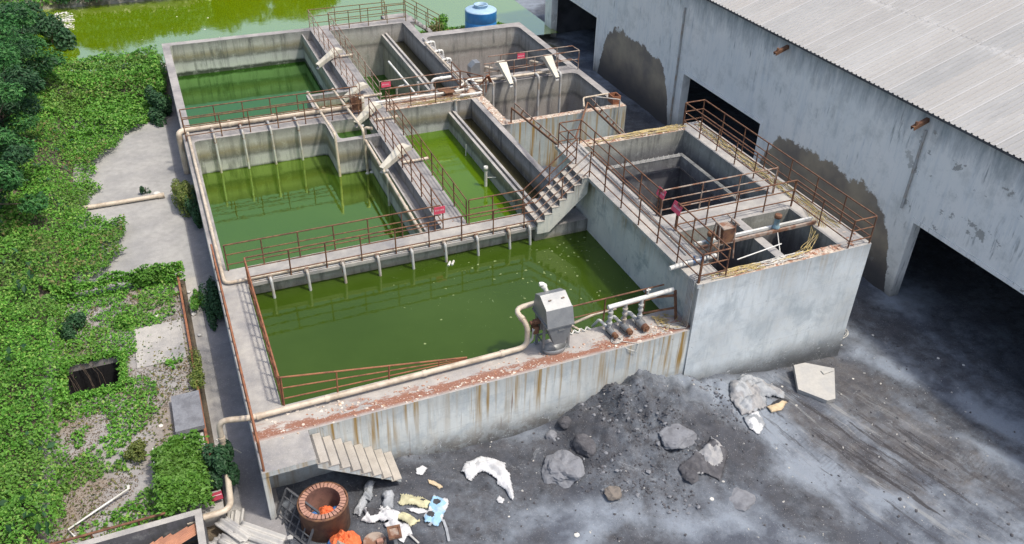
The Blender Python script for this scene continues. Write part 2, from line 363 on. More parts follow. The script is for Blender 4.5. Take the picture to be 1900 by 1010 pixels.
    tx = m.n('ShaderNodeSeparateXYZ', i_0=tr.outputs[0]).outputs
    wv = m.n('ShaderNodeTexWave', i_Vector=m.scale(tr.outputs[0], 1, 0.6, 1)); wv.inputs['Scale'].default_value = 2.6; wv.inputs['Distortion'].default_value = 1.5; wv.inputs['Detail'].default_value = 2
    band = m.math('PINGPONG', m.math('ADD', tx[1], 0.3), 0.95)
    tread = m.math('MULTIPLY', m.math('MULTIPLY', m.ramp(band, 0.62, 0.72), m.ramp(wv.outputs['Fac'], 0.5, 0.75)), m.math('MULTIPLY', blobf(m, 20, -5.2, 5, 4, -0.8), m.ramp(m.noise(0.8, 3), 0.42, 0.55)))
    k = m.mix(m.math('MULTIPLY', tread, 0.22), k, (0.05, 0.05, 0.055))
    h = m.math('ADD', m.noise(7, 8, 0.75), m.math('MULTIPLY', tread, -0.08))
    m.col(k).set(Roughness=0.95).bump(h, 0.06, 0.7)
    return m.m
MT['yard'] = mat_yard()
GX = [(-400, -1.8), (0, -1.8), (3.5, -1.9), (5.5, -2.35), (8.5, -2.45), (13.4, -2.6), (16.5, -2.75), (20.2, -3.0), (24.6, -3.1), (400, -3.1)]
def ground_z(x, y):
    x = np.asarray(x, float); y = np.asarray(y, float)
    z = np.interp(x, [a for a, b in GX], [b for a, b in GX])
    yard = sstep(0.2, 1.5, x)
    z = z + yard * (fbm(x, y, 0.5, 4) - 0.5) * 0.22 * sstep(30, 26, x) + yard * (fbm(x + 9, y, 2.0, 5) - 0.5) * 0.13 * sstep(30, 26, x)
    # rubble heap against the front wall
    px = np.interp(x, [7.4, 8.6, 9.8, 10.8, 12.0, 13.2, 14.6, 17.0], [0, .15, .8, 1.22, 1.25, .95, .5, 0])
    py = sstep(-4.4, -0.3, y) ** 0.9
    lump = 0.72 + 0.75 * (fbm(x, y, 1.0, 4) - 0.3)
    z = z + px * py * lump * 1.08 + px * py * (fbm(x, y, 3.5, 4) - 0.5) * 0.55
    # back bank behind the tanks, down to the pond
    b = sstep(28.5, 31.5, y) * sstep(23.5, 20.5, x)
    zb = np.interp(y, [28, 33.5, 36.3, 37.5, 400], [-1.3, -1.5, -2.45, -3.6, -3.6])
    z = z * (1 - b) + zb * b
    b2 = sstep(34.8, 36.4, y + 0.8 * (fbm(x, y, 0.4, 3) - .5)) * sstep(-6.9, -5.6, x + 1.4 * (fbm(x, y, 0.35, 3) - .5))
    b2 = b2 * sstep(25.0, 24.3, x)
    farx = np.interp(x, [-8, -5, 2.5, 8, 60], [48.8, 48.6, 48.3, 57, 57])
    far = sstep(farx, farx + 2.0, y)
    z = z * (1 - b2) + (-3.6) * b2
    z = np.where(y > 40, np.maximum(z, -3.6 + 2.6 * far), z)
    # under the left-hand weeds
    wl = sstep(-4.9, -5.6, x) * sstep(45, 20, y)
    z = z + wl * (0.9 + 0.5 * (fbm(x, y, 0.6, 3) - 0.4))
    foot = ((x > 0.2) & (x < 13.9) & (y > 0.15) & (y < 32.3)) | ((x > 13.75) & (x < 19.95) & (y > 16.4) & (y < 29.2)) | ((x > 13.7) & (x < 19.95) & (y > 0.15) & (y < 10.0)) | ((x > -5.6) & (x < -1.35) & (y > -0.5) & (y < 10.6)) | ((x > -6.4) & (x < -1.75) & (y > -5.4) & (y < -1.1))
    return np.where(foot, -7.0, z)
def axis(parts):
    a = []
    for x0, x1, st in parts: a += list(np.arange(x0, x1 - 1e-6, st))
    return np.array(a + [parts[-1][1]])
gx = axis([(-420, -60, 60), (-60, -14, 4), (-14, 0, .2), (0, 25.6, .09), (25.6, 60, 2), (60, 420, 60)])
gy = axis([(-420, -60, 60), (-60, -12, 6), (-12, 0.6, .09), (0.6, 40, .25), (40, 70, 1), (70, 430, 60)])
XX, YY = np.meshgrid(gx, gy); ZZ = ground_z(XX, YY)
V = np.stack([XX.ravel(), YY.ravel(), ZZ.ravel()], 1); nx, ny = len(gx), len(gy)
ii = (np.arange(ny - 1)[:, None] * nx + np.arange(nx - 1)[None]).ravel()
g = fastmesh('ground', V, np.stack([ii, ii + 1, ii + nx + 1, ii + nx], 1), 'yard', smooth=True); struct(g)

# concrete pad and road on the left
MT['pad'] = conc_top('concrete_paving', (0.39, 0.385, 0.365), (0.28, 0.28, 0.275))
MT['road'] = conc_top('road_concrete', (0.27, 0.265, 0.27), (0.17, 0.175, 0.19))
b = MB(); pts = [(-6.2, 11.3), (-5.9, 30.5), (-0.66, 30.5), (-0.66, 11.3)]
b.add([(x, y, -1.785) for x, y in pts], [(3, 2, 1, 0)]); struct(b.build('concrete_pad', 'pad', fixn=False))
b = MB(); b.add([(x, y, -1.79) for x, y in [(-0.655, -14), (0.3, -14), (0.3, 31), (-0.655, 31)]], [(0, 1, 2, 3)]); struct(b.build('road', 'road', fixn=False))
b = MB(); b.box(-1.05, -1.9, -2.0, -0.66, 11.3, -1.77); struct(b.build('lit_strip', 'toplight'))  # sunlit part of the road, its brightness put into a paler concrete

# ------------------------------------------------------------------ water
def water(name, body, body2, tint=(0.55, 1.0, 0.6), spec=0.9, fleck=0.0, nsc=0.3, ior=1.5, ripple=0.0018):
    m = NT(name)
    k = m.mix(m.ramp(m.noise(nsc, 4), 0.35, 0.65), body, body2)
    r = 0.04
    if fleck:
        f1 = m.ramp(m.noise(4.2, 6, 0.8, dist=1.2), 0.655, 0.67); dens = m.ramp(m.noise(0.28, 2), 0.36, 0.54)
        x = m.ramp(m.xyz()[0], 3.0, 9.0)
        msk = m.math('MULTIPLY', m.math('MULTIPLY', f1, dens), m.math('MULTIPLY', x, fleck))
        k = m.mix(msk, k, (0.30, 0.38, 0.20)); r = m.math('MULTIPLY_ADD', msk, 0.5, 0.04)
    m.col(k).set(Roughness=r, IOR=ior, Specular_IOR_Level=spec)
    m.b.inputs['Specular Tint'].default_value = (*tint, 1)
    m.bump(m.math('ADD', m.noise(2.6, 3, 0.5), m.math('MULTIPLY', m.noise(9, 2), 0.25)), ripple * 10, 0.16)
    return m.m
MT['w_big'] = water('dark_green_water', (0.030, 0.058, 0.005), (0.038, 0.070, 0.008), (0.8, 1, 0.35), 0.9, fleck=0.9)
MT['w_mid'] = water('green_water', (0.024, 0.056, 0.002), (0.034, 0.070, 0.003), (0.74, 1.0, 0.32), 1.0, ior=2.7)
MT['w_nw'] = water('deep_green_water', (0.010, 0.042, 0.003), (0.014, 0.050, 0.004), (0.62, 1.0, 0.42), 1.0, ior=2.7)
MT['w_bright'] = water('bright_green_water', (0.055, 0.115, 0.001), (0.075, 0.14, 0.002), (0.6, 1, 0.35), 1.0, ior=1.7)
MT['w_brown'] = water('brown_water', (0.035, 0.030, 0.016), (0.05, 0.045, 0.02), (1, 1, 1), 0.5)
def plane(name, x0, y0, x1, y1, z, mat):
    b = MB(); b.add([(x0, y0, z), (x1, y0, z), (x1, y1, z), (x0, y1, z)], [(0, 1, 2, 3)]); o = b.build(name, mat, fixn=False); struct(o); return o
plane('water', 0.5, 0.8, 13.65, 8.2, -0.63, 'w_big')
plane('water', 0.2, 7.9, 7.63, 19.3, -1.6, 'w_mid')
plane('water', 0.2, 20.3, 7.63, 32.1, -1.78, 'w_nw')
plane('water', 9.0, 8.2, 12.3, 19.7, -1.42, 'w_bright')
plane('water', 12.3, 8.2, 13.5, 19.7, -1.02, 'w_brown')
plane('water', 9.0, 20.5, 12.3, 31.7, -3.04, 'w_nw')
plane('water', 12.3, 20.5, 13.6, 31.7, -1.12, 'w_brown')
plane('water', 6.3, 17.2, 8.15, 19.3, -.62, 'w_nw')
plane('water', 6.1, 20.5, 8.15, 22.5, -.6, 'w_nw')
MT['pond'] = water('pond_water', (0.175, 0.290, 0.002), (0.21, 0.32, 0.003), (1.0, 1.0, 0.80), 1.0, nsc=0.12, ior=3.6)
plane('pond_water', -30, 33.5, 24.75, 75, -2.5, 'pond')
MT['floor'] = simple('tank_floor_sediment', (0.06, 0.06, 0.065), 0.9, 0.3, 2)
plane('tank_floor', 14.0, 16.4, 19.8, 29, -3.6, 'floor')
plane('tank_floor', 14.2, 0.2, 19.2, 9.8, -1.6, 'floor')

# ------------------------------------------------------------------ warehouse
def mat_wh():
    m = NT('warehouse_plaster'); y, z = m.xyz()[1], m.xyz()[2]
    k = m.mix(m.ramp(m.noise(0.35, 5), 0.35, 0.7), (0.80, 0.81, 0.77), (0.88, 0.86, 0.80))
    k = m.mix(m.ramp(m.noise(3.0, 6, 0.7, sc=(1, 1, 0.12)), 0.50, 0.75, 0, 0.55), k, (0.50, 0.56, 0.59))
    k = m.mix(m.ramp(m.noise(0.9, 7, 0.75), 0.50, 0.66, 0, 0.5), k, (0.50, 0.51, 0.47))
    k = m.mix(m.ramp(m.noise(6, 7, 0.8, sc=(1, 1, 0.25)), 0.58, 0.72, 0, 0.5), k, (0.30, 0.35, 0.37))
    # dark mould hanging from the eave
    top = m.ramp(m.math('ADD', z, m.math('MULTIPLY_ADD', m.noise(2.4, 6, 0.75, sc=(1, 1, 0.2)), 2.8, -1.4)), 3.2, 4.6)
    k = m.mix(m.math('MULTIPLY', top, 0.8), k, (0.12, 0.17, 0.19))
    sp = m.math('MULTIPLY', m.ramp(m.noise(4.5, 5, 0.72, sc=(1, 1, 0.10)), 0.56, 0.68), m.ramp(m.noise(0.5, 3), 0.52, 0.62))
    k = m.mix(m.math('MULTIPLY', sp, 0.8), k, (0.10, 0.12, 0.12))
    # bare brown render where the paint is gone, low on the piers
    nz = m.math('MULTIPLY_ADD', m.noise(1.1, 9, 0.7), 1.8, -0.9)
    def arch(c, hw, zt):
        d = m.math('DIVIDE', m.math('ABSOLUTE', m.math('SUBTRACT', y, c)), hw)
        hgt = m.math('MULTIPLY_ADD', m.math('POWER', d, 6.0), -3.2, zt)
        return m.ramp(m.math('SUBTRACT', m.math('ADD', hgt, nz), z), -0.04, 0.05)
    msk = m.math('MAXIMUM', arch(7.1, 4.5, 0.5), arch(23.3, 4.1, 0.3))
    msk = m.math('MAXIMUM', msk, arch(-9, 4.4, 0.1))
    br = m.mix(m.ramp(m.noise(0.7, 5), 0.35, 0.65), (0.36, 0.30, 0.215), (0.21, 0.18, 0.15))
    br = m.mix(m.ramp(z, -2.6, -1.0, 0.8, 0), br, (0.05, 0.05, 0.058))
    k = m.mix(msk, k, br)
    pt = m.math('MULTIPLY', m.ramp(m.noise(1.1, 6, 0.7, vec=m.scale(m.pos(), 1, 1, 1.3, (3, 8, 1))), 0.60, 0.62), m.ramp(y, 2.5, 5.0, 1, 0))
    k = m.mix(m.math('MULTIPLY', pt, 0.75), k, (0.27, 0.26, 0.23))
    k = m.mix(m.ramp(z, -3.1, -2.0, 0.75, 0), k, (0.06, 0.06, 0.065))
    m.col(k).set(Roughness=0.9).bump(m.noise(8, 7, 0.75), 0.012); return m.m
MT['wh'] = mat_wh()
MT['whin'] = simple('shaded_interior', (0.10, 0.105, 0.115), 0.95, 0.3, 1)  # inside surfaces coloured dark so the doorways look unlit
def mat_roof():
    m = NT('ribbed_roof_sheet'); x, y = m.xyz()[0], m.xyz()[1]
    pid = m.math('FLOOR', m.math('DIVIDE', y, 0.98))
    pv = m.n('ShaderNodeTexWhiteNoise', noise_dimensions='1D', i_W=pid).outputs[0]
    k = m.mix(m.ramp(pv, 0, 1, 0, 1), (0.32, 0.322, 0.315), (0.375, 0.365, 0.345))
    k = m.mix(m.ramp(m.noise(0.3, 5, sc=(0.3, 1, 1)), 0.4, 0.65, 0, 0.6), k, (0.43, 0.43, 0.415))
    k = m.mix(m.ramp(m.noise(2.5, 5, 0.7, sc=(0.12, 1, 1)), 0.5, 0.75, 0, 0.6), k, (0.44, 0.44, 0.43))
    fr = m.math('FRACT', m.math('DIVIDE', y, 0.98))
    k = m.mix(m.math('MULTIPLY', m.ramp(m.math('ABSOLUTE', m.math('SUBTRACT', fr, 0.03)), 0.008, 0.03, 0.8, 0), m.ramp(pv, 0.45, 0.5)), k, (0.52, 0.52, 0.51))
    sx = m.math('ABSOLUTE', m.math('SUBTRACT', x, m.math('MULTIPLY_ADD', pv, 0.12, 28.4)))
    k = m.mix(m.ramp(sx, 0.01, 0.03, 0.6, 0), k, (0.2, 0.2, 0.2))
    k = m.mix(m.math('MULTIPLY', m.ramp(m.noise(3, 6, 0.7, sc=(0.4, 1, 1)), 0.5, 0.56), m.ramp(sx, 0.05, 0.35, 0.4, 0)), k, (0.56, 0.56, 0.55))
    m.col(k).set(Roughness=0.55, Metallic=0.0).bump(m.noise(3, 4), 0.01); return m.m
MT['roof'] = mat_roof()
WX = 24.6
wh = thing('warehouse', (34, 3, -3.1), 'long white warehouse with stained plaster wall, dark doorways and ribbed pale metal roof', 'warehouse')
doors = [(27.84, 34.5, 0.38), (11.54, 18.39, 0.44), (-4.7, 2.36, 0.5), (-20.8, -13.8, 0.5)]
b = MB(); b2 = MB()
edges = [35.4]
for y0, y1, zt in doors: edges += [y1, y0]
edges.append(-32)
for i in range(0, len(edges), 2): b.box(WX, edges[i + 1], -3.6, WX + 0.3, edges[i], 4.5)
for y0, y1, zt in doors: b.box(WX, y0, zt, WX + 0.3, y1, 4.5)
b.build('wall', 'wh', wh)
b = MB(); b.box(WX + .3, 35.15, -3.6, 62, 35.4, 4.5); b.build('end_wall', 'wh', wh)
b = MB(); b.box(WX + .32, 35.0, -3.6, 61.7, 35.147, 4.3); b.build('end_wall_shade_lining', 'whin', wh)  # dark lining added to shade the end wall seen through the doorway
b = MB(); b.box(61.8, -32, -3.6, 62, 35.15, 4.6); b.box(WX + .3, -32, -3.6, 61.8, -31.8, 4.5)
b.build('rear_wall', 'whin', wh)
for y0, y1, zt in doors:
    b = MB()
    for yy in (y0, y1): b.box(WX - .03, yy - (.16 if yy == y1 else -.002) , -3.5, WX + .42, yy - (.002 if yy == y1 else -.16), zt - .01)
    b.box(WX - .03, y0 + .16, zt - .18, WX + .42, y1 - .16, zt - .01)
    b.build('door_frame', 'wh', wh)
# roof sheet: trapezoid ribs every 0.245 m
rib = 0.245; ys = []; zs = []; y = -33.0
while y < 35.9:
    ys += [y, y + .15, y + .17, y + .22]; zs += [0, 0, .045, .045]; y += rib
ys = np.array(ys); zs = np.array(zs); xs = np.array([24.42, 28.4, 34, 43.3]); RS = 0.33
zx = 4.56 + RS * (xs - 24.6)
Vr = np.stack([np.repeat(xs[:, None], len(ys), 1), np.repeat(ys[None], len(xs), 0), zx[:, None] + zs[None]], 2).reshape(-1, 3)
n = len(ys); ii = (np.arange(len(xs) - 1)[:, None] * n + np.arange(n - 1)[None]).ravel()
ro = fastmesh('roof', Vr - np.array(wh['_org']), np.stack([ii, ii + n, ii + n + 1, ii + 1], 1), 'roof'); ro.parent = wh
b = MB(); b.prism([(24.45, 4.49), (43.3, 4.45 + RS * 18.8), (62.1, 4.49), (62.1, 4.40), (43.3, 4.36 + RS * 18.8), (24.45, 4.40)], 'y', -32.9, 35.8); b.build('roof_lining', 'whin', wh)
b = MB(); b.prism([(43.3, 4.60 + RS * 18.8), (62.3, 4.53), (62.3, 4.50), (43.3, 4.50 + RS * 18.8)], 'y', -32.9, 35.8); b.build('rear_roof_slope', 'roof', wh)
for yy in (10.93, 2.99):
    b = MB(); b.beam((WX - .02, yy, 4.22), (WX - .66, yy, 3.98), .14, .03); b.beam((WX - .02, yy + .07, 4.16), (WX - .66, yy + .07, 3.92), .015, .14); b.beam((WX - .02, yy - .07, 4.16), (WX - .66, yy - .07, 3.92), .015, .14)
    b.box(WX - .58, yy - .05, 4.04, WX - .5, yy + .02, 4.17)
    b.build('bracket', 'rust', wh)
for yy, z1, z0 in ((18.86, 3.5, -3.0), (2.9, 3.8, 0.6)):
    b = MB(); b.tube([(WX - .06, yy, z0), (WX - .06, yy, z1)], .05); b.build('downpipe', 'pvcgrey', wh)
# ------------------------------------------------------------------ main basin (low tanks)
bas = thing('treatment_basin', (6.8, 16, -1.9), 'long low concrete treatment basin divided into open tanks of green water', 'basin')
def part(name, mats, boxes, parent=bas, extra=None):
    """boxes: (x0,y0,z0,x1,y1,z1[,paint sides]) ; material 0 top, 1 inner side, 2 outer paint"""
    b = MB()
    for q in boxes:
        p = q[6] if len(q) > 6 else ''
        b.box(*q[:6], m6=[1, 0] + [2 if s in p else 1 for s in 'SNEW'])
    if extra: extra(b)
    return b.build(name, mats, parent)
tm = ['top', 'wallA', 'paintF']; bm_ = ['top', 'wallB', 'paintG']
part('left_wall', tm, [(0, 8.55, -7, .38, 32.4, 0, 'WN')])
part('back_wall', tm, [(.38, 31.92, -7, 8.1, 32.4, 0, 'N')])
part('side_walkway', ['toplight', 'wallA', 'paintF'], [(0, 1.2, -7, .92, 8.55, 0, 'W')])
part('front_walkway', ['topfront', 'wallA', 'paintF'], [(0, 0, -7, 13.56, 1.2, 0, 'SW')])
part('platform', ['toplight', 'paintF', 'paintF'], [(0, -1.12, -.17, 1.4, -.003, -0.003, 'SWE'), (0, -1.10, -2.3, .16, -.003, -.17, 'SWE')])
part('cross_walkway', ['toplight', 'toplight', 'toplight'], [(.92, 7.45, -.12, 11.4, 8.55, .003)])
part('cross_beam', tm, [(.92, 7.72, -7, 13.56, 8.35, -.12)])
part('middle_walkway', tm, [(.38, 19.2, -7, 8.1, 20.55, 0)])
part('centre_walkway', tm, [(8.1, 8.55, -7, 9.12, 32.5, 0)])
part('inlet_box', tm, [(6.1, 17.0, -1.62, 6.36, 19.2, 0), (6.36, 17.0, -1.62, 8.1, 17.3, 0)])
part('outlet_box', tm, [(5.95, 20.55, -7, 6.15, 22.65, 0), (6.15, 22.42, -7, 8.1, 22.65, 0)])
part('side_trough', tm, [(7.56, 8.55, -2.2, 7.63, 17.0, -.16), (7.63, 8.55, -2.2, 8.1, 17.0, -.55)])
part('side_trough', tm, [(7.56, 22.65, -2.4, 7.63, 31.92, -.16), (7.63, 22.65, -2.4, 8.1, 31.92, -.55)])
part('pipe_walkway', ['crust', 'wallA', 'wallA'], [(9.12, 19.5, -7, 13.9, 20.9, 0)])
part('dividing_wall', tm, [(13.34, 8.55, -7, 13.6, 19.5, 0), (11.4, 7.45, -7, 13.58, 7.72, -.12)])
part('weir_beam', ['toplight', 'wallA', 'wallA'], [(12.14, 8.55, -7, 12.26, 19.5, -.52), (12.26, 8.55, -7, 12.34, 19.5, -.60), (12.34, 8.55, -7, 12.46, 19.5, -.46)])
part('weir_beam', ['toplight', 'wallB', 'wallB'], [(12.14, 20.9, -7, 12.26, 31.5, -.57), (12.26, 20.9, -7, 12.36, 31.5, -.66), (12.36, 20.9, -7, 12.48, 31.5, -.50)])
part('rear_platform', bm_, [(9.12, 31.5, -7, 14.2, 32.5, 0), (12.6, 32.5, -3, 14.2, 33.25, 0)])
def chamf(b): pass
# mid stairs up to the raised tank, front stairs, rear stairs
def stairs(name, x0, z0, dx, dz, n, ya, yb, soff, parent, mats, dirn=1, end=None):
    b = MB(); P = []
    for i in range(n):
        P += [(x0 + dirn * dx * i, z0 + dz * (i if dz < 0 else i)), ]
        P += [(x0 + dirn * dx * i, z0 + dz * (i + 1)), (x0 + dirn * dx * (i + 1), z0 + dz * (i + 1))]
    Q = []
    for p in P:
        if not Q or (abs(p[0] - Q[-1][0]) + abs(p[1] - Q[-1][1])) > 1e-6: Q.append(p)
    xe, ze = Q[-1]
    low = [(xe, ze - soff * .35 if dz < 0 else ze - soff), (x0, z0 - soff)]
    poly = Q + (end if end else low)
    b.prism(poly, 'y', ya, yb)
    # worn tread slabs with a nosing, set proud of the flight
    for i in range(n):
        xa = x0 + dirn * dx * i; zt = z0 + dz * (i + 1)
        b.box(xa + (.006 if dz < 0 else -.02), ya - .012, zt + .002, xa + dx + (.022 if dz < 0 else -.006), yb - .004, zt + .03, 1)
    o = b.build(name, mats, parent)
    rz = MB()  # dark riser faces and inner tread strips, coloured to set the steps apart
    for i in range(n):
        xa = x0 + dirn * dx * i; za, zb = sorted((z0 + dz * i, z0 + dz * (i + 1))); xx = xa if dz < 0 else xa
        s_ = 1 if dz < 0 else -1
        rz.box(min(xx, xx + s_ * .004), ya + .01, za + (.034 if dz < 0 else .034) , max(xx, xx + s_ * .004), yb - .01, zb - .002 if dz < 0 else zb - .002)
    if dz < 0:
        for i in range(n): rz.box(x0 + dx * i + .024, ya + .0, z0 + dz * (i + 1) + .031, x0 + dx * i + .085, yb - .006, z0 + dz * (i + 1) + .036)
    rz.build('dark_riser', 'riser', parent)
    return o
MT['riser'] = conc_top('dark_riser_concrete', (0.17, 0.16, 0.15), (0.09, 0.09, 0.09))
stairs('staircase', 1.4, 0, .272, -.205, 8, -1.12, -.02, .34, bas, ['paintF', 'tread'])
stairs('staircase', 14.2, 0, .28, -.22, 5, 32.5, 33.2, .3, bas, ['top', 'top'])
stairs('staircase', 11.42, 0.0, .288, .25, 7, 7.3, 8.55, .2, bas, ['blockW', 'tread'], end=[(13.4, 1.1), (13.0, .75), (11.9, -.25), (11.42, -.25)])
# ------------------------------------------------------------------ deep tanks at the back right
dp = thing('deep_basin', (17, 22.8, -3), 'pair of deep empty grey concrete tanks beside the warehouse wall', 'basin')
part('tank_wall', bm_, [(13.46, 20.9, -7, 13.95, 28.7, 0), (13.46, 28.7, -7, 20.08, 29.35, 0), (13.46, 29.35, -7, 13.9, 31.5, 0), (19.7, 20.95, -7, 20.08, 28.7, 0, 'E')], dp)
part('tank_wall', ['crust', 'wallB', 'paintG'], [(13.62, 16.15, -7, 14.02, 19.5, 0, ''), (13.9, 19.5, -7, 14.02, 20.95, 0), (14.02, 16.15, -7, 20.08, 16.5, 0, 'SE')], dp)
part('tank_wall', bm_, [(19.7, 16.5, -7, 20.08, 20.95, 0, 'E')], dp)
part('pipe_walkway', bm_, [(14.02, 20.95, -7, 19.7, 21.95, 0)], dp)
def fillet(parent, x, y, sx, sy, r, mats, z=-.004):
    b = MB(); P = [(x, y)] + [(x + sx * r * (1 - math.sin(t)), y + sy * r * (1 - math.cos(t))) for t in np.linspace(0, math.pi / 2, 5)]
    n = len(P); vs = [(p[0], p[1], -5) for p in P] + [(p[0], p[1], z) for p in P]
    b.add(vs, [tuple(range(n, 2 * n))], 0); b.add(vs, [(i, (i + 1) % n, (i + 1) % n + n, i + n) for i in range(n)], 1)
    b.build('corner_fillet', mats, parent)
for x, y, sx, sy in ((19.7, 28.7, -1, -1), (13.95, 28.7, 1, -1), (19.7, 20.95, -1, -1), (14.02, 16.5, 1, 1)): fillet(dp, x, y, sx, sy, .38, bm_)
for x, y, sx, sy in ((.38, 31.92, 1, -1), (.38, 19.2, 1, -1), (6.1, 19.2, -1, -1), (6.36, 17.3, 1, 1)): fillet(bas, x, y, sx, sy, .22, tm)
# ------------------------------------------------------------------ raised tank
rt = thing('raised_basin', (16.8, 5, -2.9), 'tall pale blue raised concrete tank with open chambers and rusty railings', 'basin')
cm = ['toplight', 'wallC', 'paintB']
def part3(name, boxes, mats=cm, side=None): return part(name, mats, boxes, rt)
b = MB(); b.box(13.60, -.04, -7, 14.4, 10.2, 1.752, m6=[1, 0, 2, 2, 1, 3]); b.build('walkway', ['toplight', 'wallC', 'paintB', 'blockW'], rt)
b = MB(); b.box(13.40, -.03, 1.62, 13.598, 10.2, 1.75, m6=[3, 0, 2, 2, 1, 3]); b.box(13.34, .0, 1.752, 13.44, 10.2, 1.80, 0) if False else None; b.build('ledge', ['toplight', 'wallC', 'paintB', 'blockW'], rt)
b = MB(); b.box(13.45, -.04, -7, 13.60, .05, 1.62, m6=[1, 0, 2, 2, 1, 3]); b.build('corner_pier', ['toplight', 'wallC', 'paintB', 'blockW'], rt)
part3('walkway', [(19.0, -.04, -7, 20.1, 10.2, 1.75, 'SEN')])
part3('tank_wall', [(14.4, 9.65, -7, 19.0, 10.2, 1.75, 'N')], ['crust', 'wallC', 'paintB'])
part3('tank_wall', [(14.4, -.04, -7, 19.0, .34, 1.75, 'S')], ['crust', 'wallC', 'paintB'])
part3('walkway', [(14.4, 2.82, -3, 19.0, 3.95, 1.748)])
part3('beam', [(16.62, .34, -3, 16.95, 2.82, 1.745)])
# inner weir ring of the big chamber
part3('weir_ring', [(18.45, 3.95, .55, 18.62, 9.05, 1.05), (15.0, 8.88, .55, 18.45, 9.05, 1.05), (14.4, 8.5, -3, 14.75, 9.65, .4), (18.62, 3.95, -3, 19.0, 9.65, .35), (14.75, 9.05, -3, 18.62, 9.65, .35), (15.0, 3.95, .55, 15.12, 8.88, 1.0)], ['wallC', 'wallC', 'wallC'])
b = MB()
for i in range(14):
    x = 15.15 + i * .235; b.add([(x, 8.86, 1.02), (x + .235, 8.86, 1.02), (x + .118, 8.86, 1.2), (x, 8.87, 1.02), (x + .235, 8.87, 1.02), (x + .118, 8.87, 1.2)], [(0, 1, 2), (5, 4, 3), (0, 2, 5, 3), (1, 4, 5, 2)])
b.build('notched_weir', 'whiteblock', rt)
# ------------------------------------------------------------------ railings
def railing(path, label, mat='rust', step=1.23, h=1.02, rails=(1.0, .62, .24), posts=None, r=.026, group=None, skip_low=False, dz=0, drop=None, start=True, end=True, name='railing'):
    P = [Vector(p) for p in path]
    t = thing(name, P[0], label, 'railing', group)
    for i, k in enumerate(rails):
        b = MB(); b.tube([p + Vector((0, 0, h * k)) for p in P], r if i == 0 else r * .82, 6, fillet=.04)
        b.build('handrail' if i == 0 else 'rail', mat, t)
    pts = []
    for a, c in zip(P, P[1:]):
        L = (c - a).length; n = max(1, round(L / step))
        for i in range(n): pts.append(a.lerp(c, i / n))
    pts.append(P[-1])
    if posts is not None: pts = [Vector(p) for p in posts]
    if not start: pts = pts[1:]
    if not end: pts = pts[:-1]
    if drop: pts = [p for i, p in enumerate(pts) if i not in drop]
    me = None
    for p in pts:
        jx, jy = random.uniform(-.012, .012), random.uniform(-.012, .012)
        b = MB(); b.tube([p + Vector((0, 0, -.01)), p + Vector((jx, jy, h - .01))], r, 6)
        b.build('post', mat, t)
    return t
RG = 'rusty pipe railings round the open tanks'
railing([(.42, 8.50, 0), (8.06, 8.50, 0)], 'rusty railing on the rear edge of the walkway between the two large green tanks', posts=[(.45, 8.5, 0)] + [(1.65 + 1.235 * i, 8.5, 0) for i in range(6)], group=RG)
railing([(9.16, 8.50, 0), (11.33, 8.50, 0)], 'short rusty railing on the front edge of the bright green tank beside the stair foot', posts=[(9.16, 8.5, 0), (10.1, 8.5, 0), (11.33, 8.5, 0)], group=RG)
railing([(.97, 7.5, 0), (11.33, 7.5, 0)], 'long rusty railing above the row of grey drop pipes of the dark green front tank', posts=[(2.38 + 1.225 * i, 7.5, 0) for i in range(8)], group=RG, start=True)
railing([(.97, 7.48, 0), (.97, 1.22, 0)], 'bright rust coloured railing along the inner side of the left walkway', mat='rustred', step=.62, r=.03, group=RG)
t = thing('railing', (.99, 1.18, 0), 'sagging rusty railing behind the cream pipe on the front walkway', 'railing', RG)
for k, q in enumerate((1.0, .62, .24)):
    b = MB(); b.tube([(.99 + i * .9, 1.19, (1.02 - .155 * i) * q) for i in range(7)], .026 if k == 0 else .021, 6); b.build('handrail' if k == 0 else 'rail', 'rustred', t)
for i in range(4):
    b = MB(); b.tube([(.99 + 1.5 * i, 1.19, -.01), (.99 + 1.5 * i + .03, 1.19, 1.02 - .26 * i)], .025, 6); b.build('post', 'rustred', t)
railing([(9.62, 1.24, 0), (13.08, 1.24, 0)], 'bent rusty railing behind the three pumps right of the steel screening machine', rails=(1, .55), posts=[(10.98, 1.24, 0), (12.42, 1.24, 0)], group=RG)
railing([(.07, 8.7, 0), (.07, -1.04, 0)], 'bright rust coloured railing along the outer edge of the left walkway', mat='rustred', step=.7, r=.033, group=RG)
railing([(.08, 19.34, 0), (8.02, 19.34, 0)], 'rusty railing in front of the fat cream pipe on the middle walkway', posts=[(.1, 19.34, 0)] + [(1.6 + 1.225 * i, 19.34, 0) for i in range(6)], group=RG)
railing([(.08, 20.42, 0), (8.0, 20.42, 0)], 'rusty railing behind the fat cream pipe on the middle walkway', posts=[(.1, 20.42, 0)] + [(1.5 + 1.225 * i, 20.42, 0) for i in range(6)], group=RG)
railing([(8.14, 18.9, 0), (8.14, 8.5, 0)], 'rusty railing on the left side of the centre walkway in front of the pipe crossing', step=1.3, mat='rust', group=RG)
railing([(9.08, 19.4, 0), (9.08, 8.58, 0)], 'rusty railing on the right side of the centre walkway above the bright green tank', step=1.3, mat='rust', group=RG)
railing([(8.16, 32.42, 0), (8.16, 20.7, 0)], 'thin rusty railing on the left side of the rear half of the centre walkway', mat='rustpale', step=1.3, r=.022, group=RG)
railing([(9.12, 31.56, 0), (9.12, 20.62, 0)], 'grey galvanised railing on the right side of the rear half of the centre walkway', mat='rustpale', step=1.3, r=.023, group=RG)
railing([(8.16, 32.44, 0), (12.7, 32.44, 0), (12.7, 33.2, 0), (14.15, 33.2, 0)], 'olive rusty railing on the pond side of the rear platform', mat='rustolive', step=1.4, r=.025, group=RG)
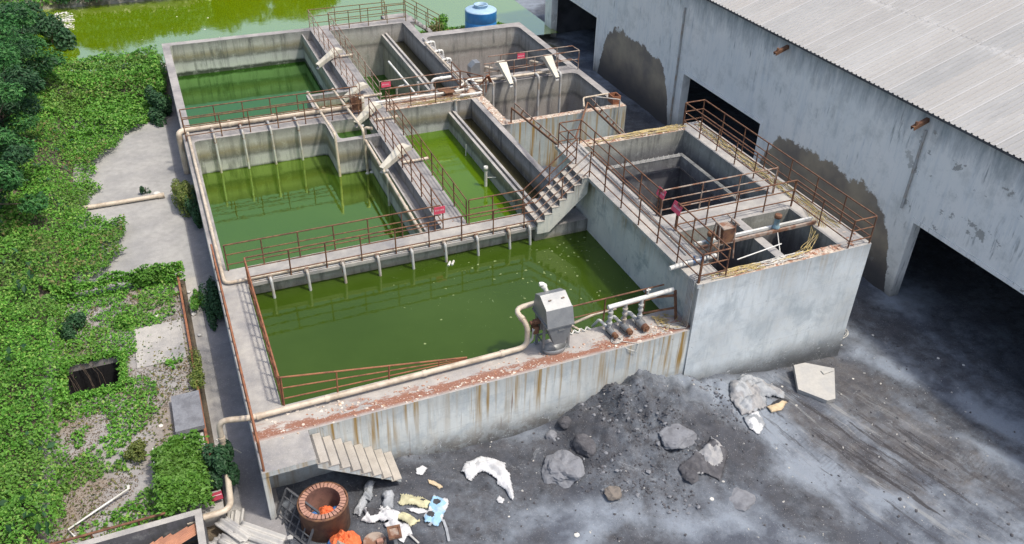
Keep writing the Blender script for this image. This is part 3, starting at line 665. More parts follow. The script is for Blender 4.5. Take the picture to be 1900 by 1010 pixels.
railing([(9.14, 31.55, 0), (13.74, 31.75, 0)], 'olive rusty railing on the tank side of the rear platform', mat='rustolive', step=1.2, r=.027, group=RG)
railing([(14.15, 33.2, 0), (16.3, 33.2, -1.35)], 'olive rusty handrail on the far side of the rear steps', mat='rustolive', step=.95, r=.027, rails=(1, .5), group=RG)
railing([(13.85, 32.45, 0), (15.9, 32.45, -1.3)], 'olive rusty handrail on the near side of the rear steps', mat='rustolive', step=.95, r=.027, rails=(1, .5), group=RG)
railing([(9.12, 20.62, 0), (13.15, 20.62, 0)], 'rusty railing carrying the red sign behind the pipes at the basin crossing', posts=[(9.12, 20.62, 0), (13.15, 20.62, 0)], mat='rustpale', group=RG)
railing([(9.12, 19.62, 0), (14.0, 19.62, 0)], 'rusty railing in front of the white pipes on the crusted crossing walkway', posts=[(9.3, 19.62, 0), (10.33, 19.62, 0), (11.56, 19.62, 0), (13.1, 19.7, 0), (14.0, 19.62, 0)], group=RG)
railing([(13.2, 21.95, 0), (13.2, 20.62, 0), (14.0, 19.62, 0)], 'rusty angled railing at the corner beside the small grey hooded box', group=RG, step=1.1)
railing([(14.6, 21.08, 0), (20.0, 21.25, 0)], 'pale rusty railing in front of the two cream chutes over the deep grey tank', mat='rustpale', rails=(1, .55), posts=[(14.9, 21.08, 0), (16.25, 21.1, 0), (17.42, 21.12, 0), (18.75, 21.18, 0), (19.98, 21.25, 0)], group=RG)
railing([(15.2, 22.0, 0), (19.95, 22.0, 0), (20.0, 21.25, 0)], 'pale rusty railing with a red sign behind the two cream chutes', mat='rustpale', rails=(1, .3), posts=[(15.9, 22, 0), (17.35, 22, 0), (19.07, 22, 0)], group=RG)
# raised tank
Z2 = 1.76
railing([(13.43, 8.42, Z2), (13.43, 9.98, Z2), (14.36, 9.98, Z2)], 'rusty railing round the landing corner at the head of the middle stairs', group=RG, step=1.0)
railing([(14.36, 9.98, Z2), (14.36, 4.06, Z2), (14.42, 3.98, Z2)], 'long rusty railing between the landing walkway and the large dark chamber', group=RG, step=1.3)
railing([(13.46, 7.36, Z2), (13.46, .06, Z2)], 'long rusty railing on the outer edge of the raised walkway above the dark green tank', group=RG, step=1.28)
railing([(13.5, .06, Z2), (14.45, .06, Z2), (14.45, .98, Z2)], 'rusty railing boxed round the front left corner of the raised tank', group=RG, step=1.1)
railing([(14.44, 3.0, Z2), (14.44, .98, Z2)], 'rusty railing carrying a red sign in front of the rusty cabinet', group=RG, step=1.1)
railing([(14.44, 3.92, Z2), (19.08, 3.92, Z2)], 'rusty railing on the near side of the large dark chamber', group=RG, step=1.5, mat='rustpale')
railing([(14.44, 2.92, Z2), (19.12, 2.92, Z2)], 'rusty railing above the two small front chambers', group=RG, step=1.25)
railing([(19.12, 9.95, Z2), (19.12, 3.92, Z2)], 'rusty inner railing of the right hand raised walkway beside the large chamber', group=RG, step=1.3)
railing([(19.14, 2.92, Z2), (19.14, .0, Z2)], 'rusty inner railing of the right hand raised walkway beside the small chambers', group=RG, step=1.4)
railing([(19.12, 9.98, Z2), (20.02, 9.98, Z2), (20.02, .0, Z2), (19.14, 0, Z2)], 'long rusty outer railing of the raised tank facing the warehouse', group=RG, step=1.35)
# stairs
railing([(11.33, 8.5, 0), (13.43, 8.46, Z2)], 'rusty handrail on the far side of the middle stairs', group=RG, rails=(1, .6, .25), step=1.2, start=False, end=False)
railing([(11.33, 7.42, 0), (13.46, 7.36, Z2)], 'grey handrail on the near side of the middle stairs', group=RG, rails=(1, .6, .25), step=1.3, mat='rustpale', start=False, end=False)

# ------------------------------------------------------------------ pipes
def pipe(path, r, label, mat='pvc', fillet=.2, name='pipe', n=10, cat='pipe', group=None, couplings=()):
    b = MB(); b.tube(path, r, n, fillet=fillet); t = thing(name, path[0], label, cat, group)
    b.build('pipe_run', mat, t)
    P = [Vector(p) for p in path]
    for i, q in couplings:
        a, c = P[i], P[i + 1]; d = (c - a).normalized(); m = a.lerp(c, q)
        k = MB(); k.tube([m - d * .06, m + d * .06], r * 1.22, n); k.build('coupling', mat, t)
    return t
def droppipe(t, top, out, zb, r=.052, mat='pvcgrey', valve=True, vz=.0):
    """branch from the header: over the edge and down, with a collar"""
    x, y, z = top
    d = MB(); d.tube([(x, y + .05, z + vz), (x, out, z + vz), (x + .02, out - .05, zb)], r, 8, fillet=.12); o = d.build('drop_pipe', mat, t)
    if valve:
        v = MB(); v.tube([(x, y - .10, z + vz), (x, y - .17, z + vz)], r * 1.7, 8); v.tube([(x, out + .02, z - .16), (x, out + .0, z - .30)], r * 1.25, 8)
        v.tube([(x - .07, y - .13, z + .09), (x + .07, y - .13, z + .09)], .018, 6); v.build('valve', 'rustpale', o)
t = pipe([(.22, 19.9, .12), (.22, 7.62, .10), (11.12, 7.62, .10)], .062, 'long thin cream pipe with a row of drop pipes into the dark green front tank', name='header_pipe', fillet=.25, couplings=((0, .3), (0, .7), (1, .2), (1, .55)))
for i, x in enumerate([1.68, 2.9, 4.13, 5.36, 6.58, 7.82, 9.05, 10.3, 11.12]): droppipe(t, (x, 7.6, .10), 7.33, -.70)
b = MB(); b.tube([(1.0, 7.53, .03), (11.0, 7.53, .03)], .02, 6); b.build('cable_conduit', 'pvcgrey', t)
t = pipe([(-.16, 19.9, -1.78), (-.16, 19.95, .16), (.1, 20.18, .17), (7.85, 20.18, .17)], .125, 'fat cream header pipe on the middle walkway that drops down the outer wall', name='header_pipe', fillet=.35, couplings=((2, .25), (2, .5), (2, .8)))
for i, x in enumerate([1.25, 2.46, 3.67, 4.88]): droppipe(t, (x, 20.05, .14), 19.08, -1.66, r=.05)
t = pipe([(5.93, 21.95, .42), (6.1, 17.02, .40), (6.12, 16.88, -1.66)], .06, 'long cream pipe over the inlet box ending in a grey drop pipe, the left one', fillet=.15, couplings=((0, .03), (0, .97)))
t = pipe([(7.13, 21.95, .42), (7.36, 17.1, .40), (7.38, 16.88, -1.66)], .06, 'long cream pipe over the inlet box beside the sloping chute, the right one', fillet=.15, couplings=((0, .03), (0, .97)))
t = pipe([(7.42, 17.0, -.12), (7.36, 8.62, -.12)], .065, 'straight cream pipe running beside the dark trough in the green tank', couplings=((0, .3), (0, .75)))
pipe([(7.9, 17.6, .12), (7.62, 17.8, .12), (7.6, 17.85, -1)], .07, 'short white elbow pipe in the inlet box beside the centre walkway', fillet=.1)
for x, y, lb in ((7.45, 13.6, 'grey post standing in green water under the front sloping chute'), (7.6, 18.2, 'grey post standing in the inlet box under the second sloping chute')):
    b = MB(); b.tube([(x, y, -2.2), (x, y, .05)], .055); b.lathe((x, y, .03), [(.0, .05), (.07, .05), (.07, -.05), (.055, -.05)], 8); tag(b.build('post', 'pvcgrey'), lb, 'post')
for y, lb in ((18.5, 'behind the second chute'), (13.98, 'behind the front chute'), (27.0, 'behind the farthest chute'), (21.3, 'beside the pipe crossing')):
    b = MB(); b.tube([(8.25, y, .10), (9.2, y, .10)], .06); b.tube([(9.16, y, .10), (9.35, y, .10)], .075); tag(b.build('pipe_stub', 'pvc'), 'short cream pipe stub across the centre walkway ' + lb, 'pipe', 'pipe stubs across the centre walkway')
pipe([(8.62, 20.25, .16), (12.5, 20.25, .16), (13.5, 20.35, .16), (13.66, 20.7, .16)], .06, 'long white pipe along the crusted crossing walkway', mat='pvcw', couplings=((0, .5),), fillet=.15)
pipe([(12.8, 19.6, .20), (13.98, 19.62, .20), (14.05, 21.45, .20)], .065, 'white pipe bending round the corner of the crossing walkway', mat='pvcw', fillet=.18, couplings=((0, .1),))
pipe([(12.9, 20.4, .2), (13.9, 21.4, .2), (14.6, 21.35, .2)], .05, 'short white pipe slanting across the basin crossing', mat='pvcw', fillet=.15)
pipe([(11.7, 20.9, -1.0), (11.72, 20.62, .78), (12.7, 20.6, .8)], .075, 'white swan neck pipe rising over the crossing railing', mat='pvcw', fillet=.25, couplings=((1, .5),))
pipe([(12.5, 19.40, .1), (12.5, 19.38, -1.62)], .075, 'pale upright pipe on the far wall of the bright green tank', mat='pvcgrey')
pipe([(11.38, 27.3, -.65), (11.43, 20.95, -.65)], .06, 'slanting white pipe inside the rear deep tank', mat='pvcw')
pipe([(11.9, 23.6, -3.2), (11.9, 23.6, -.5)], .07, 'grey upright pipe standing in the rear deep tank', mat='pvcgrey')
pipe([(10.9, 24.2, -3.2), (10.9, 24.2, -.9), (11.5, 24.2, -.8)], .06, 'grey hooked pipe standing in the rear deep tank', mat='pvcgrey', fillet=.2)
b = MB(); b.tube([(11.75, 13.45, -1.8), (11.75, 13.45, -.5)], .07, 10); b.lathe((11.75, 13.45, -.52), [(.07, -.1), (.095, -.1), (.095, .06), (.06, .06), (.06, -.08), (0, -.08)], 12); b.tube([(11.75, 13.45, -1.0), (12.2, 13.2, -.95)], .02, 6); tag(b.build('overflow_pipe', 'pvcw'), 'white open topped pipe standing in the bright green water', 'pipe')
pipe([(12.0, 16.6, -.9), (11.93, 16.5, -1.6)], .02, 'thin white rod leaning on the weir beam over bright green water', mat='pvcw')
# deep tank header and its drops
t = pipe([(13.52, 27.3, .18), (13.52, 20.9, .18)], .07, 'cream pipe along the wall top of the rear deep tank', name='header_pipe', couplings=((0, .02),))
for y in (27.15, 25.7, 24.4):
    d = MB(); d.tube([(13.5, y, .2), (13.98, y, .25), (14.05, y, -.35)], .065, 8, fillet=.12); d.tube([(13.74, y, .22), (13.82, y, .22)], .11, 8); d.build('elbow', 'pvcw', t)
b = MB(); b.tube([(13.7, 28.3, .10), (13.72, 21.0, .10)], .045, 8); b.build('second_pipe', 'pvcgrey', t)
t = pipe([(14.1, 21.06, .18), (18.75, 21.06, .18)], .075, 'cream header pipe with four long grey drop pipes into the deep tank', name='header_pipe', couplings=((0, .35), (0, .75)))
for x in (14.9, 16.12, 17.4, 18.64):
    d = MB(); d.tube([(x, 21.06, .2), (x, 20.55, .22), (x, 20.5, -3.3)], .065, 8, fillet=.15); d.build('drop_pipe', 'pvcgrey', t)
b = MB(); b.tube([(14.1, 21.3, .10), (18.6, 21.3, .10)], .05, 8); b.build('second_pipe', 'pvc', t)
# the long front pipe crossing the road
t = pipe([(-2.0, -.95, -1.15), (-.9, -.93, -1.15), (-.8, 1.0, -1.1), (-.78, 1.05, .16), (.1, .84, .16), (8.22, .92, .16), (8.22, .92, 1.0), (8.02, 1.55, 1.18), (8.75, 1.5, 1.28)], .083, 'long fat cream pipe crossing the road and the front walkway to the screening machine', name='inlet_pipe', fillet=.3, n=12, couplings=((4, .02), (4, .25), (4, .6), (4, .9), (6, .4), (2, .5)))
# ------------------------------------------------------------------ screening machine
t = thing('screening_machine', (9.0, .7, 0), 'hooded brushed steel screening machine standing on legs on the front walkway', 'machine')
x0, x1 = 8.6, 9.42
b = MB(); b.prism([(.32, 1.18), (.49, 1.69), (.98, 1.92), (1.30, 1.78), (1.42, 1.2)], 'x', x0, x1); b.build('hood', 'metal', t)
b = MB(); b.prism([(.30, 1.165), (.475, 1.69), (.485, 1.70), (.32, 1.165)], 'x', x0 - .02, x1 + .02); b.box(x0 - .03, .3, 1.13, x1 + .03, 1.44, 1.178); b.build('lip', 'metal', t)
for xx in (8.78, 9.2):
    b = MB(); b.box(xx, .74, 1.832, xx + .09, .77, 1.86); b.build('hinge', 'rustpale', t)
b = MB(); b.add([(x0 + .02, .34, 1.13), (x1 - .02, .34, 1.13), (x1 - .02, .98, 1.13), (x0 + .02, .98, 1.13), (x0 + .25, .36, .47), (x1 - .2, .36, .47), (x1 - .2, .62, .47), (x0 + .25, .62, .47)], [(0, 4, 5, 1), (1, 5, 6, 2), (2, 6, 7, 3), (3, 7, 4, 0)])
b.box(8.95, .315, .98, 9.15, .338, 1.01); b.build('funnel', 'metal', t)
b = MB(); b.prism([(.98, 1.13), (1.42, 1.13), (1.30, .5), (1.0, .6)], 'x', x0 + .06, x1 - .06); b.build('screen_body', 'metal', t)
for xx, yy in ((8.64, .66), (9.46, .66), (8.64, 1.16), (9.42, 1.16)):
    b = MB(); b.box(xx - .035, yy - .035, 0.0, xx + .035, yy + .035, 1.13); b.box(xx - .07, yy - .07, .004, xx + .07, yy + .07, .02); b.build('leg', 'metal', t)
b = MB(); b.beam((8.64, .66, .35), (8.64, 1.16, .35), .03, .05); b.beam((8.64, 1.16, .3), (9.42, 1.16, .3), .03, .05); b.build('brace', 'metal', t)
b = MB(); prof = [(.28, 0), (.32, .16), (.30, .16), (.26, .03), (0, .02)]
V = [(9.0 + 1.25 * r * math.cos(a), .62 + .7 * r * math.sin(a), .02 + z) for r, z in prof for a in np.linspace(0, 2 * math.pi, 21)[:-1]]
b.add(V, [(i * 20 + k, i * 20 + (k + 1) % 20, (i + 1) * 20 + (k + 1) % 20, (i + 1) * 20 + k) for i in range(4) for k in range(20)], 0, True); b.build('drip_tray', 'metal', t)
b = MB(); b.tube([(8.42, .95, 1.02), (8.62, .95, 1.02)], .09, 10); b.tube([(8.30, .95, 1.02), (8.43, .95, 1.02)], .06, 10); b.tube([(8.45, .95, 1.0), (8.5, 1.1, .55)], .05); b.box(8.4, .88, .6, 8.58, 1.1, .86); b.build('motor', 'rust', t)
b = MB(); b.tube([(9.0, 1.35, 1.7), (8.9, 1.42, 1.98), (8.78, 1.44, 1.98)], .07, 10, fillet=.08); b.tube([(8.93, 1.40, 1.88), (8.91, 1.41, 1.93)], .1, 10); b.build('vent_pipe', 'pvcw', t)
b = MB(); b.tube([(8.1, 1.0, .05), (8.45, 1.05, .3), (8.4, .9, .8)], .04, 8, fillet=.1); b.build('drain_pipe', 'pvcw', t)
# ------------------------------------------------------------------ pumps
PG = 'surface pumps on the front walkway'
for x, lb, sc in ((10.93, 'small rusty ended pump tangled in white cable, nearest the screening machine', .8), (11.44, 'grey pump with rusty end, middle one of the three on the front walkway', .9), (12.0, 'largest grey pump with rusty end, closest to the raised tank', 1.1)):
    t = thing('pump', (x, .6, 0), lb, 'pump', PG)
    b = MB(); b.tube([(x + .03, .50, .17), (x, .86, .17)], .115 * sc, 14); b.tube([(x, .80, .17), (x, .84, .17)], .145 * sc, 14); b.tube([(x + .02, .66, .17), (x + .02, .69, .17)], .135 * sc, 14); b.box(x - .08, .55, .0, x + .1, .85, .07); b.build('casing', 'metal', t)
    b = MB(); b.tube([(x + .04, .36, .17), (x + .03, .51, .17)], .108 * sc, 14); b.tube([(x + .045, .33, .17), (x + .04, .37, .17)], .05, 10); b.build('motor', 'rust', t)
    b = MB(); b.tube([(x, .86, .17), (x - .08, 1.28, .22), (x - .16, 1.5, -.2)], .06 * sc, 8, fillet=.1); b.build('suction_pipe', 'pvcw', t)
    b = MB(); b.tube([(x + .02, .80, .2), (x + .04, .82, 1.0)], .055, 8)
    for zz in (.4, .62, .8): b.tube([(x + .02, .80, zz - .03), (x + .02, .80, zz + .03)], .085, 8)
    b.build('riser', 'pvcgrey', t)
t = pipe([(10.84, .80, 1.02), (13.2, .88, 1.04)], .075, 'thick white pipe held above the three pumps', mat='pvcw', n=12)
b = MB(); b.tube([(12.25, .85, 1.05), (12.25, .85, 1.32)], .03); b.tube([(12.18, .85, 1.28), (12.33, .85, 1.28)], .028); b.build('valve', 'pvcw', t)
b = MB(); b.tube([(10.05, 1.32, -.55), (9.95, 1.5, .1), (10.9, 1.6, .2), (11.6, 1.55, .25)], .045, 8, fillet=.08); b.tube([(10.3, 1.22, -.1), (9.95, 1.5, .1)], .04); tag(b.build('bent_pipe', 'pvc'), 'thin cream pipe bent over the dark green water behind the pumps', 'pipe')
b = MB()
for i in range(4): b.beam((9.62 + i * .22, 1.12, .03), (9.72 + i * .22, 1.2, .10), .03, .05); b.beam((9.72 + i * .22, 1.2, .10), (9.82 + i * .22, 1.12, .03), .03, .05)
tag(b.build('zigzag_bracket', 'pvcw'), 'pale zigzag strip on the walkway edge beside the screening machine', 'bracket')
b = MB(); b.beam((13.28, .62, .02), (13.22, .8, 1.05), .09, .05); b.beam((12.35, 1.2, .1), (13.3, .72, .42), .05, .05); b.beam((12.7, 1.0, .80), (13.25, .74, .9), .06, .06); tag(b.build('bent_bracket', 'rust'), 'bent rusty steel channel leaning on the side of the raised tank', 'bracket')
for i in range(5):
    x = 13.45; y = .10 + i * .075
    b = MB(); b.tube([(14.0 - i * .05, y + .1, 1.80 + .015 * i), (x - .09, y, 1.82), (x - .09 + .005 * i, y, .04), (x - .5 - .1 * i, y + .1, .04)], .017, 6, fillet=.08)
    tag(b.build('conduit', 'pvcgrey'), 'thin grey conduit running down the corner of the raised tank', 'conduit', 'conduits down the corner of the raised tank')
# ------------------------------------------------------------------ chutes
def chute(a, bb, w0, w1, h0, h1, label, group=None, mat='frp'):
    """open-bottomed sloping hood: high end a, low end bb"""
    a = Vector(a); c = Vector(bb); d = (c - a).normalized(); s = d.cross(Vector((0, 0, 1))).normalized(); u = s.cross(d).normalized()
    t = thing('chute', a, label, 'chute', group)
    def ring(p, w, h): return [p - s * w / 2, p + s * w / 2, p + s * w / 2 - u * h, p - s * w / 2 - u * h]
    back = a - Vector((d.x, d.y, 0)).normalized() * .28 - Vector((0, 0, .02))
    b = MB(); v = ring(back, w0, h0) + ring(a, w0, h0) + ring(c, w1, h1)
    v[2].z = v[3].z = min(v[6].z, v[2].z)
    b.add(v, [(0, 1, 5, 4), (4, 5, 9, 8), (1, 2, 6, 5), (5, 6, 10, 9), (3, 0, 4, 7), (7, 4, 8, 11), (2, 3, 7, 6), (6, 7, 11, 10), (0, 3, 2, 1)]); b.build('hood', mat, t)
    b = MB(); b.beam(c - d * .02 - u * h1 + s * 0, c + d * .1 - u * (h1 + .03), w1 * .8, .02); b.build('spout', 'pvcgrey', t)
    return t
CG = 'cream sloping chutes along the centre walkway'
chute((8.42, 14.62, .52), (7.3, 14.0, .02), .46, .22, .22, .2, 'cream sloping chute over the green tank, the nearest of those on the centre walkway', CG)
chute((8.42, 19.3, .52), (7.4, 18.72, .02), .46, .22, .22, .2, 'cream sloping chute over the inlet box', CG)
chute((8.5, 21.9, .5), (7.5, 21.6, .02), .42, .22, .2, .18, 'cream sloping chute over the outlet box behind the rusty bin', CG)
chute((8.45, 27.05, .5), (7.3, 26.5, -.0), .46, .22, .22, .2, 'cream sloping chute over the far left tank, the farthest one', CG)
C2 = 'cream hooded chutes over the deep tank'
for x, lb in ((15.62, 'cream hooded chute over the deep grey tank, the left one'), (18.15, 'cream hooded chute over the deep grey tank, the right one')):
    chute((x, 21.1, 1.0), (x + .1, 20.1, .22), .44, .2, .3, .12, lb, C2)
    b = MB(); b.tube([(x - .6, 22.05, .25), (x - .6, 22.0, .5), (x - .1, 21.3, .5)], .07, 8, fillet=.08); tag(b.build('feed_pipe', 'pvc'), 'short white feed pipe entering the back of a hooded chute', 'pipe', 'feed pipes behind the hooded chutes')
# small hood box and rusty bits at the crossing
t = thing('hood_box', (14.3, 21.7, .2), 'small grey hooded box beside the crossing railings', 'box')
b = MB(); b.prism([(14.05, .3), (14.05, .75), (14.3, .98), (14.55, .98), (14.55, .3)], 'y', 21.45, 21.95); b.build('body', 'metal', t)
b = MB(); b.box(14.03, 21.43, .22, 14.57, 21.97, .3); b.build('base', 'rust', t)
t = thing('rusty_bin', (7.7, 19.5, 0), 'rusty open steel bin on legs beside the centre walkway', 'bin')
b = MB(); b.add([(7.45, 19.5, .75), (7.95, 19.5, .75), (7.95, 19.85, .75), (7.45, 19.85, .75), (7.55, 19.55, .2), (7.9, 19.55, .2), (7.9, 19.8, .2), (7.55, 19.8, .2)], [(0, 1, 5, 4), (1, 2, 6, 5), (2, 3, 7, 6), (3, 0, 4, 7), (4, 5, 6, 7)]); b.build('body', 'rust', t)
for xx, yy in ((7.47, 19.5), (7.93, 19.5), (7.47, 19.83), (7.93, 19.83)):
    b = MB(); b.tube([(xx, yy, 0), (xx, yy, .9)], .02, 6); b.build('leg', 'rustpale', t)
b = MB(); b.tube([(8.0, 19.7, .0), (8.0, 19.7, .75)], .12, 12); tag(b.build('drum', 'frp'), 'cream upright drum standing beside the rusty bin', 'drum')
for x, y, s_, lb in ((12.45, 20.15, .26, 'square rusty plate cap on the crossing walkway beside the white pipes'), (12.3, 20.5, .3, 'tilted rusty plate on the crossing walkway under the railing')):
    b = MB(); b.box(x - s_, y - s_ * .6, .22, x + s_, y + s_ * .6, .26); b.box(x - s_ * .6, y - s_ * .3, .0, x + s_ * .6, y + s_ * .3, .22); tag(b.build('valve_cover', 'rust'), lb, 'cover')
b = MB(); b.beam((14.35, 19.9, .9), (14.1, 20.2, .35), .3, .03); b.beam((14.35, 19.9, .9), (14.6, 20.1, .45), .2, .03); b.tube([(14.3, 20.0, 0), (14.3, 20.0, .8)], .03); tag(b.build('rusty_funnel', 'rustred'), 'folded red rusty sheet funnel on the corner of the deep tank', 'funnel')
# ------------------------------------------------------------------ red signs
SG = 'small red warning signs hung on the railings'
def sign(p, dirv, w, h, label, tilt=0.0):
    p = Vector(p); d = Vector(dirv).normalized(); u = Vector((0, 0, 1)); nn = d.cross(u).normalized()
    if nn.y > 0 and abs(nn.y) > .3 or nn.x > .5: nn = -nn
    u = (u * math.cos(tilt) - nn * math.sin(tilt)).normalized(); nn2 = d.cross(u).normalized()
    if nn2.dot(nn) < 0: nn2 = -nn2
    t = thing('warning_sign', p, label, 'sign', SG)
    b = MB(); b.obox(p, d, u, nn2, w / 2, h / 2, .006); b.build('panel', 'sign', t)
    b = MB()
    rr = random.Random(int(p.x * 10)); x = -w * .36
    while x < w * .34:
        q = rr.uniform(.020, .034); b.obox(p + d * x + nn2 * .009 + u * h * .03, d, u, nn2, q * .42, h * .10, .002)
        b.obox(p + d * x + nn2 * .009 + u * h * (.03 + rr.uniform(-.06, .06)), d, u, nn2, q * .62, .006, .0025); x += .058
    b.build('lettering', 'signtext', t)
sign((8.0, 8.44, .86), (1, 0, 0), .42, .30, 'red sign on the walkway railing at the front end of the centre walkway')
sign((9.42, 20.56, .86), (1, 0, 0), .46, .26, 'red sign on the grey railing at the basin crossing')
sign((17.0, 21.95, .84), (1, 0, 0), .42, .30, 'red sign above the far deep tank between the two hooded chutes')
sign((14.40, 4.0, Z2 + .88), (0, 1, 0), .46, .3, 'red sign on the railing corner of the large dark chamber', .3)
sign((14.40, 3.0, Z2 + .84), (0, 1, 0), .5, .34, 'red sign on the railing behind the rusty cabinet', .35)
# ------------------------------------------------------------------ raised tank fittings
for y, z, lb, mt in ((1.62, 1.90, 'rust flecked white beam across the front chambers, the nearer one', 'rustpale'), (1.82, 1.94, 'white beam across the front chambers, the farther one', 'pvcw')):
    b = MB(); b.beam((14.45, y, z - .06), (19.15, y, z - .06), .085, .10); tag(b.build('crossbar', mt), lb, 'beam')
for x, zt, lb in ((17.55, 2.42, 'blue valve motor with rusty cap standing on the two beams'), (14.95, 2.30, 'blue valve motor with rusty cap beside the rusty cabinet')):
    t = thing('valve_motor', (x, 1.72, 1.9), lb, 'motor')
    b = MB(); b.lathe((x, 1.72, 1.9), [(.13, 0), (.14, .04), (.10, .1), (.09, zt - 1.9 - .14), (.115, zt - 1.9 - .13)], 14); b.build('body', simple('faded_blue_metal', (.22, .36, .42), .6, .2, 6, c2=(.16, .2, .2)) if 'fbm' not in MT else MT['fbm'], t)
    b = MB(); b.lathe((x, 1.72, zt - .14), [(.115, 0), (.125, .02), (.125, .12), (.09, .14), (0, .14)], 14); b.build('cap', 'rust', t)
    b = MB(); b.tube([(x - .08, 1.5, 1.85), (x - .35, .9, 1.5), (x - .5, .7, 1.2)] if x > 16 else [(x, 1.6, 1.85), (x, 1.6, .3)], .018, 6); b.build('rod', 'pvcw', t)
t = thing('rusty_cabinet', (14.9, 1.2, 1.8), 'rusty brown steel cabinet on a pale frame at the front left of the raised tank', 'cabinet')
b = MB(); b.box(14.78, .92, 2.35, 15.2, 1.28, 2.86); b.build('cabinet_body', 'rust', t)
b = MB(); b.box(14.76, .90, 2.862, 15.22, 1.30, 2.89); b.build('lid', 'rustpale', t)
for xx in (14.66, 15.24):
    b = MB(); b.tube([(xx, .82, 1.78), (xx, 1.0, 3.0)], .028); b.tube([(xx, 1.38, 1.78), (xx, 1.2, 3.0)], .028); b.tube([(xx, .80, 3.0), (xx, 1.45, 3.04)], .026); b.build('side_frame', 'rustpale', t)
b = MB(); b.tube([(13.05, .95, 1.88), (13.55, .95, 1.90), (14.55, .98, 1.92)], .075, 12); b.build('x', 'pvcw') if False else None
t = thing('discharge_pipe', (13.05, .95, 1.9), 'white pipe with blue valve poking out over the dark green tank', 'pipe')
b = MB(); b.tube([(12.98, .93, 1.86), (13.6, .95, 1.9)], .075, 12); b.build('pipe_end', 'pvcw', t)
b = MB(); b.tube([(13.6, .95, 1.9), (13.78, .95, 1.9)], .10, 12); b.tube([(13.9, .95, 1.9), (14.05, .95, 1.9)], .09, 12); b.tube([(14.3, .97, 1.9), (14.36, .97, 1.9)], .11, 12); b.build('flange', 'metal', t)
b = MB(); b.tube([(13.78, .95, 1.9), (14.2, .96, 1.9)], .078, 12); b.tube([(13.85, .95, 1.92), (13.85, .95, 2.1)], .035); b.build('valve_body', simple('dark_blue_metal', (.05, .10, .20), .5, .2, 5), t)
b = MB(); b.tube([(14.2, .97, 1.9), (14.7, 1.0, 1.9)], .075, 12); b.build('pipe_end', 'pvcw', t)
for dx, lb in ((0, 'left'), (.16, 'right')):
    b = MB(); b.tube([(14.08 + dx, 9.6, 1.80), (13.98 + dx, 3.0, 1.80), (13.95 + dx, 1.5, 1.80)], .022, 6); tag(b.build('conduit', 'pvcgrey'), 'thin grey conduit lying along the raised walkway, the %s of two' % lb, 'conduit')
b = MB(); b.tube([(15.2, .55, 1.9), (17.0, .72, 1.98)], .022, 6); tag(b.build('rod', 'pvcw'), 'thin white rod lying across the front edge of the small chambers', 'rod')
# broken stair stringers bridging the gap between deep tank and raised tank
for a, c, lb in (((14.1, 16.28, .72), (13.75, 10.2, 1.52), 'left'), ((18.0, 16.25, .42), (16.35, 10.2, 1.72), 'right')):
    t = thing('stair_stringer', a, 'rusty broken steel stair stringer bridging the gap to the raised tank, the %s one' % lb, 'stringer')
    b = MB(); b.beam(a, c, .05, .09); b.build('beam', 'rust', t)
    A = Vector(a); Bv = Vector(c)
    b = MB(); b.beam(A + Vector((.14, 0, .22)), Bv + Vector((.14, 0, .06)), .03, .05); b.build('loose_rail', 'rustpale', t)
    for q in (.2, .38, .56, .74):
        p = A.lerp(Bv, q); b = MB(); b.beam(p, p + Vector((.14, 0, .2 * (1 - q) + .08)), .05, .05); b.build('bracket', 'rust', t)
b = MB(); b.tube([(14.1, 16.3, -.2), (14.1, 16.26, .75)], .04, 6); tag(b.build('rusty_post', 'rust'), 'rusty upright post holding the left stair stringer', 'post')
b = MB(); b.tube([(18.0, 16.25, .42), (14.5, 10.6, 1.7)], .045, 8); tag(b.build('rusty_pipe', 'rust'), 'rusty pipe leaning diagonally from the deep tank to the stair landing', 'pipe')
b = MB(); b.tube([(19.8, 17.55, .12), (18.2, 17.1, .3), (17.95, 16.5, .12)], .045, 8, fillet=.12); tag(b.build('bent_pipe', 'pvc'), 'bent yellowish pipe hanging over the corner of the front deep tank', 'pipe')
t = thing('handrail_frame', (19.0, 16.4, 0), 'thin grey handrail frame at the corner of the front deep tank', 'railing')
b = MB(); b.tube([(18.6, 16.6, -.4), (18.6, 16.6, .5), (19.6, 16.0, .45), (19.6, 16.0, -3)], .028, 6, fillet=.05); b.build('handrail', 'pvcgrey', t)
t = thing('steel_box_frame', (19.7, 16.7, 0), 'small open rusty steel box frame on the deep tank corner', 'frame')
b = MB(); b.box(19.48, 16.45, .02, 19.52, 16.95, .42); b.box(19.86, 16.45, .02, 19.9, 16.95, .42); b.box(19.52, 16.91, .02, 19.86, 16.95, .42); b.box(19.52, 16.45, .02, 19.86, 16.49, .42); b.build('frame_side', 'rustred', t)
# cables and flaking crust on the tank tops
def tangle(name, mat, rects, n, rz, r, label, cat, seg=9, amp=.22, seed=1, length=2.2):
    R_ = random.Random(seed); b = MB()
    for i in range(n):
        x0, y0, x1, y1 = R_.choice(rects); L = Vector((x1 - x0, y1 - y0, 0)); along = Vector((1, 0, 0)) if L.x > L.y else Vector((0, 1, 0)); wd = min(L.x, L.y)
        s0 = R_.random() * (max(L.x, L.y) - .3); ln = min(length * R_.uniform(.4, 1.2), max(L.x, L.y) - s0)
        base = Vector((x0, y0, 0)) + along * s0; perp = Vector((along.y, along.x, 0)); o = R_.random() * wd; P = []
        for k in range(seg):
            o = min(wd, max(0, o + R_.uniform(-amp, amp) * wd)); P.append(base + along * ln * k / (seg - 1) + perp * o + Vector((0, 0, rz + r + R_.random() * .05)))
        b.tube(P, r, 5, caps=False)
    return tag(b.build(name, mat, fixn=False), label, cat)
